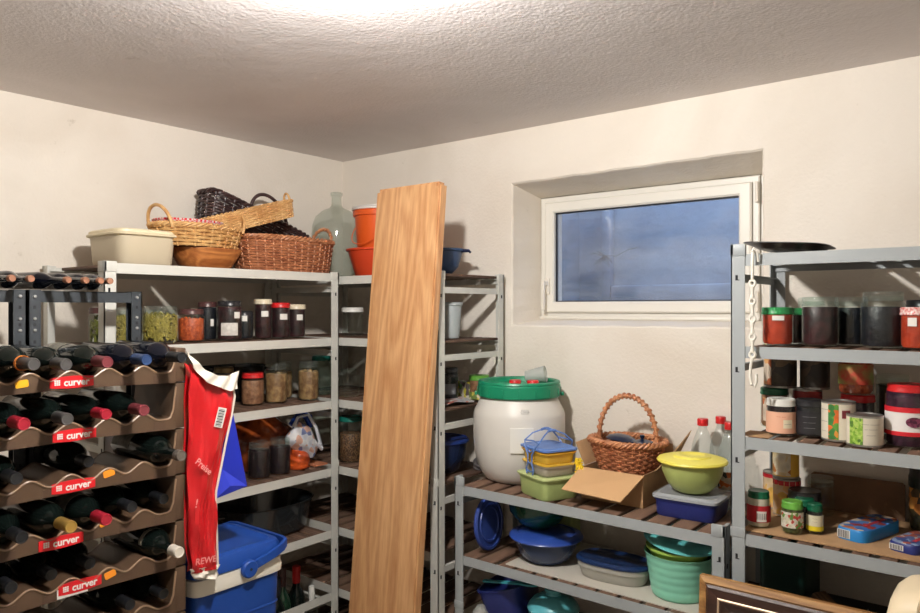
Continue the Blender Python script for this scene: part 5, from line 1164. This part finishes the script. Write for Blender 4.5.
jar('pickle_jar', 'jar of orange-red pickles with a green and red label stacked on a red lid', 'jar', 2.228, -.205, z3R+.1085, .0420, .108, l_gold, neck=.94, fill=f_orange, fill_h=.97, lid_r=.042, labels=[(mat('green_red_label', S(140, 156, 84), .55, col2=S(190, 70, 50), scale=30), .028, .080, 0, 2.6)])
jar('preserve_jar', 'tall dim glass-lidded jar of green-brown pickles standing back on the third shelf', 'jar', 2.300, -.115, z3R, .0405, .160, fill=mat('murky_green_pickle', S(74, 72, 52), .5, col2=S(44, 42, 34), scale=50), fill_h=.9, neck=.92, glasslid=True)
t = jar('cabbage_jar', 'large jar of purple red cabbage with a red lid and red-white label', 'jar', 2.358, -.300, z3R, .0480, .152, l_red, neck=.90, shoulder=.86, fill=mat('purple_cabbage', S(70, 24, 52), .4, col2=S(36, 12, 32), scale=90), fill_h=.97, lid_r=.0445,
    labels=[(mat('white_label', S(232, 226, 222), .55), .036, .098, 0, 2.8), (mat('red_label_band', S(206, 32, 44), .5), .086, .0985, -.25, 2.3), (MATS['red_label_band'], .030, .040, 0, 2.8)])
mb = MB(); rr = .0502; mb.add([((rr+.0008*k)*math.cos(.28+.36*math.cos(a)), (rr+.0008*k)*math.sin(.28+.36*math.cos(a)), .064+.012*math.sin(a)) for k in (0, 1) for a in [2*PI*i/20 for i in range(20)]], [tuple(range(20)), tuple(range(20, 40))]+[(i, (i+1) % 20, 20+(i+1) % 20, 20+i) for i in range(20)]); mb.build('cabbage_picture', voro('cabbage_print', [S(110, 40, 70), S(80, 26, 54), S(140, 66, 96)], 180), t, smooth=False)
# cardboard sheet on the third shelf and small flap at the left
tag(MB().box(1.985, 2.06, -.395, -.30, 0, .0015).build('cardboard_scrap', m_card, loc=(0, 0, z3R-.0022)), 'brown cardboard scrap under the jars at the left end of the third shelf', 'cardboard')

# fourth shelf
z4R = zR4
tag(MB().box(1.990, 2.60, -.385, -.035, 0, .003).build('cardboard_sheet', m_card, loc=(0, 0, z4R-.0035)), 'brown cardboard sheet laid over the fourth shelf of the tall rack', 'cardboard')
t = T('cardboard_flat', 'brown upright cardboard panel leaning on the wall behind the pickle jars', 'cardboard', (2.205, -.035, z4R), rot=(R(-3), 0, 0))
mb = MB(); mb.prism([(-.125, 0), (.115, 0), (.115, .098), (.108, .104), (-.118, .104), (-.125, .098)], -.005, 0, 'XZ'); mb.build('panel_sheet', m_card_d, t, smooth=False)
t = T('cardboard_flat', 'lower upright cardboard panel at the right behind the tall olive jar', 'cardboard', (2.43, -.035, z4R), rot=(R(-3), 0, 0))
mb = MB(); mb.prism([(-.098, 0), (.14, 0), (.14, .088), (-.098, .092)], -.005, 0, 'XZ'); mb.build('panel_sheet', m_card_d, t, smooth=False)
jar('horseradish_jar', 'jar of white cream with a dark green lid and a red label', 'jar', 2.016, -.330, z4R, .0295, .096, l_dkgreen, neck=.86, shoulder=.78, fill=mat('white_cream_paste', S(214, 204, 186), .5), fill_h=.97, lid_r=.0275, labels=[(mat('red_label', S(186, 34, 44), .5), .016, .060, 0, 2.9), (m_paper, .018, .046, .25, .85, [('||||||', .034, .018)])])
v_food = voro('soup_print', [S(232, 180, 120), S(232, 204, 164), S(150, 76, 50), S(222, 190, 160), S(236, 190, 90)], 48)
can('soup_can', 'red-banded printed can at the back, partly hidden by its twin', 1.9985, -.105, z4R, .0350, .106, v_food, labels=[(mat('red_band', S(180, 28, 40), .5), .090, .101, 0, 5.6)], group='red-banded cans on the fourth shelf')
can('soup_can', 'red-banded printed can beneath the yellow can', 2.046, -.168, z4R, .0370, .106, v_food, labels=[(MATS['red_band'], .088, .101, 0, 5.6)], group='red-banded cans on the fourth shelf')
can('yellow_can', 'yellow and cream printed can on top of the red-banded can', 2.042, -.162, z4R+.1065, .0355, .082, mat('yellow_wrap', S(224, 178, 60), .5), labels=[(voro('cream_print', [S(230, 216, 186), S(226, 206, 160), S(190, 120, 60), S(232, 224, 204)], 50), .008, .074, -.45, 1.6)])
jar('olive_jar', 'jar of olive green pickles with a black lid behind the small green-lidded jars', 'jar', 2.106, -.222, z4R, .0420, .090, l_black, neck=.95, shoulder=.84, fill=None, fill_h=.86, lid_r=.0425, lid_h=.018, chunks=(0, c_olive, 'lump', 110, .020))
jar('glass_jar', 'dim empty glass jar rim showing behind the black-lidded olive jar', 'jar', 2.120, -.100, z4R, .036, .108, neck=.92, glasslid=True)
jar('pesto_jar', 'small herb jar with a light green lid and illustrated label', 'jar', 2.103, -.338, z4R, .0265, .084, l_ltgreen, neck=.90, shoulder=.80, fill=fillmat('green_herb_paste', S(94, 100, 48), S(48, 54, 26), 160), fill_h=.94, lid_r=.0262, labels=[(voro('green_white_label', [S(222, 216, 200), S(110, 150, 70), S(226, 220, 206), S(196, 70, 60), S(210, 206, 180)], 130), .018, .058, 0, 2.6)])
jar('herb_jar', 'small jar with a teal lid between the pesto jar and the mustard jar', 'jar', 2.118, -.272, z4R, .0245, .080, l_dkgreen, neck=.90, fill=f_navy, fill_h=.9, lid_r=.0245)
jar('mustard_jar', 'smallest jar, with a green lid and white and yellow label', 'jar', 2.150, -.305, z4R, .0195, .078, l_dkgreen, neck=.88, shoulder=.80, fill=f_dark, fill_h=.94, lid_r=.0190, labels=[(mat('pale_white_label', S(226, 220, 190), .5), .022, .050, 0, 2.8, [('——', .042, .006), ('——', .034, .0055)]), (mat('yellow_label', S(232, 210, 40), .5), .010, .0218, 0, 2.8)])
t = jar('olive_jar', 'tall dark jar with a black lid and a basket picture label at the right edge', 'jar', 2.380, -.108, z4R, .0430, .172, l_black, neck=.94, shoulder=.9, lid_h=.026, fill=fillmat('dark_olives', S(70, 62, 34), S(24, 22, 16), 90), fill_h=.95, lid_r=.0425, labels=[(mat('dark_label_band', S(22, 34, 32), .4), .118, .145, 0, 5.8), (voro('basket_picture', [S(60, 50, 30), S(216, 150, 70), S(90, 74, 44), S(40, 36, 28), S(190, 120, 50)], 45), .050, .116, 0, 2.6)])
# flat fish tins
def fish_tin(label, x, y, z, hx, hy, h, rz, side, top1, bars=-1):
    t = T('fish_tin', label, 'tin', (x, y, z), rz, 'flat cartons on the fourth shelf')
    mb = MB(); mb.rings([se_ring(hx, hy, 0, 5, 48), se_ring(hx, hy, h-.003, 5, 48), se_ring(hx-.002, hy-.002, h, 5, 48)]); mb.build('tin_box', side, t)
    mb = MB(); mb.rings([se_ring(hx-.003, hy-.003, h+.0002, 5, 48), se_ring(hx-.004, hy-.004, h+.001, 5, 48)]); mb.build('top_print', top1, t)
    mb = MB(); mb.box(hx*bars*.35-.016, hx*bars*.35+.016, -hy-.0012, -hy+.0012, .004, h-.005); mb.mi = 1
    for i in range(9): x0 = hx*bars*.35-.013+.003*i; mb.box(x0, x0+(.0010 if i % 2 else .0017), -hy-.0018, -hy-.0010, .005, h-.006)
    mb.build('barcode', [m_paper, m_ink], t, smooth=False)
    for xx in (-.3, .0, .3): MB().box(hx*xx-.005, hx*xx+.005, -hy*.5, hy*.6, h+.001, h+.0016).build('print_stripe', mat('tin_red_print', S(176, 44, 54), .4), t) if xx == .3 else None
    return t
v_fish = voro('fish_dish_print', [S(64, 116, 190), S(214, 196, 170), S(190, 110, 60), S(84, 136, 200), S(170, 60, 50), S(64, 116, 190)], 55)
fish_tin('light blue rounded carton with a dish photo and barcode on the cardboard sheet', 2.262, -.225, z4R, .040, .098, .030, R(-17), mat('light_blue_carton', S(36, 128, 196), .4), v_fish)
fish_tin('navy blue smaller carton with a barcode at the right edge of the fourth shelf', 2.372, -.272, z4R, .036, .072, .022, R(-17), mat('navy_carton', S(26, 40, 110), .4), voro('navy_dish_print', [S(150, 170, 200), S(214, 206, 196), S(176, 90, 70), S(90, 110, 160), S(60, 80, 140)], 60))

# fifth shelf
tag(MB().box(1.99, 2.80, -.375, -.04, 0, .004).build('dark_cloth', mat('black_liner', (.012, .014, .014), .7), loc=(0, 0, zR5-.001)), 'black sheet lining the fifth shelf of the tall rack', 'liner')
t = T('storage_crate', 'dark green crate at the left end of the fifth shelf', 'crate', (2.055, -.165, zR5+.004))
mb = MB(); tubbox(mb, .062, .095, 0, .165, .94, 9); mb.build('crate_body', mat('dark_green_crate', S(20, 52, 44), .5), t)
t = T('wood_offcut', 'short brown wooden block lying slanted on the fifth shelf', 'wood block', (2.185, -.265, zR5+.042), rot=(0, R(28), R(-30)))
MB().box(-.055, .055, -.022, .022, -.008, .008, .002).build('block_body', wood('dull_block_wood', S(130, 100, 72), S(84, 60, 42), 'X', 8, .7, 0), t)
t = T('glass_stopper', 'small clear pointed glass stopper beside the wooden block on the fifth shelf', 'stopper', (2.262, -.235, zR5+.004))
MB().lathe([(0, 0), (.012, 0), (.016, .008), (.013, .020), (.008, .034), (.003, .046), (0, .052)], 10).build('stopper_body', mat('frosted_glass_stopper', S(190, 200, 200), .15, alpha=.55), t)

# framed picture leaning in front
PX0, PX1, PZ = 1.916, 2.75, .956
t = T('picture_frame', 'large dark brown wooden picture frame with gilt outer edge and cream mat', 'picture', (PX0, -.565, .0), rot=(R(-4.2), 0, 0))
W, H = PX1-PX0, PZ
m_gilt = wood('gilded_wood', S(196, 150, 90), S(128, 88, 48), 'X', 10, .55, 0); m_fr = wood('dark_mahogany_frame', S(86, 56, 44), S(50, 32, 26), 'X', 6, .4, .15)
def fring(mb, o, i, y0, y1):
    o, i = o*1.4, i*1.4
    a = [(o, y0, o), (W-o, y0, o), (W-o, y0, H-o), (o, y0, H-o)]; b = [(i, y1, i), (W-i, y1, i), (W-i, y1, H-i), (i, y1, H-i)]; mb.rings([a, b], False, False)
mb = MB(); fring(mb, 0, 0, .018, -.002); fring(mb, 0, .010, -.002, -.008); fring(mb, .010, .014, -.008, -.004); mb.build('gilt_edge', m_gilt, t, ang=.3)
mb = MB(); fring(mb, .013, .018, -.004, -.010); fring(mb, .018, .034, -.010, -.004); fring(mb, .034, .040, -.004, -.006); fring(mb, .040, .046, -.006, -.001); fring(mb, .046, .056, -.001, .004); mb.build('frame_moulding', m_fr, t, ang=.3)
mb = MB(); fring(mb, .034, .036, -.0045, -.0068); fring(mb, .036, .038, -.0068, -.0055); mb.build('gilt_bead', mat('pale_gilt', S(206, 180, 150), .35, .3), t, ang=.3)
mb = MB(); fring(mb, .055, .058, .003, .001); fring(mb, .058, .061, .001, .004); mb.build('inner_slip', m_fr, t, ang=.3)
MB().box(.080, W-.080, .005, .007, .080, H-.080).build('mat_board', mat('cream_mat_board', S(226, 208, 170), .8), t, smooth=False)
MB().box(.012, W-.012, .008, .018, .012, H-.012).build('backing', m_card_d, t, smooth=False)

# beige bin at the right edge, in front of the picture
t = T('laundry_bin', 'tall beige plastic bin with rounded shoulders at the right edge, before the framed picture', 'bin', (2.600, -.860, 0))
m_bg = mat('beige_bin_plastic', S(214, 196, 164), .5, var=.05, scale=5); hx, hy = .205, .10
mb = MB(); mb.rings([se_ring(hx*.86, hy*.86, 0, 7, 64), se_ring(hx*.88, hy*.88, .01, 7, 64), se_ring(hx*.985, hy*.985, 1.055, 7, 64)]); mb.build('bin_body', m_bg, t)
mb = MB(); mb.rings([se_ring(hx*.985, hy*.985, 1.055, 7, 64), se_ring(hx*1.03, hy*1.03, 1.058, 7, 64), se_ring(hx*1.035, hy*1.035, 1.066, 7, 64), se_ring(hx*1.0, hy*1.0, 1.072, 7, 64), se_ring(hx*.985, hy*.98, 1.105, 7, 64), se_ring(hx*.95, hy*.93, 1.140, 6, 64), se_ring(hx*.87, hy*.82, 1.158, 5, 64), se_ring(hx*.7, hy*.6, 1.164, 5, 64)]); mb.build('lid', m_bg, t)
mb = MB(); mb.tube([(-hx*.72, -hy*1.0, 1.07), (-hx*.715, -hy*.995, 1.12), (-hx*.71, -hy*.90, 1.150), (-hx*.70, -hy*.6, 1.162)], .004, 6); mb.build('lid_seam', mat('dull_beige_seam', S(170, 150, 118), .6), t)
jar('brown_jar', 'brown jar with a black lid on the fifth shelf beside the beige bin', 'jar', 2.405, -.290, zR5+.004, .035, .135, l_black, fill=f_meat, fill_h=.97)
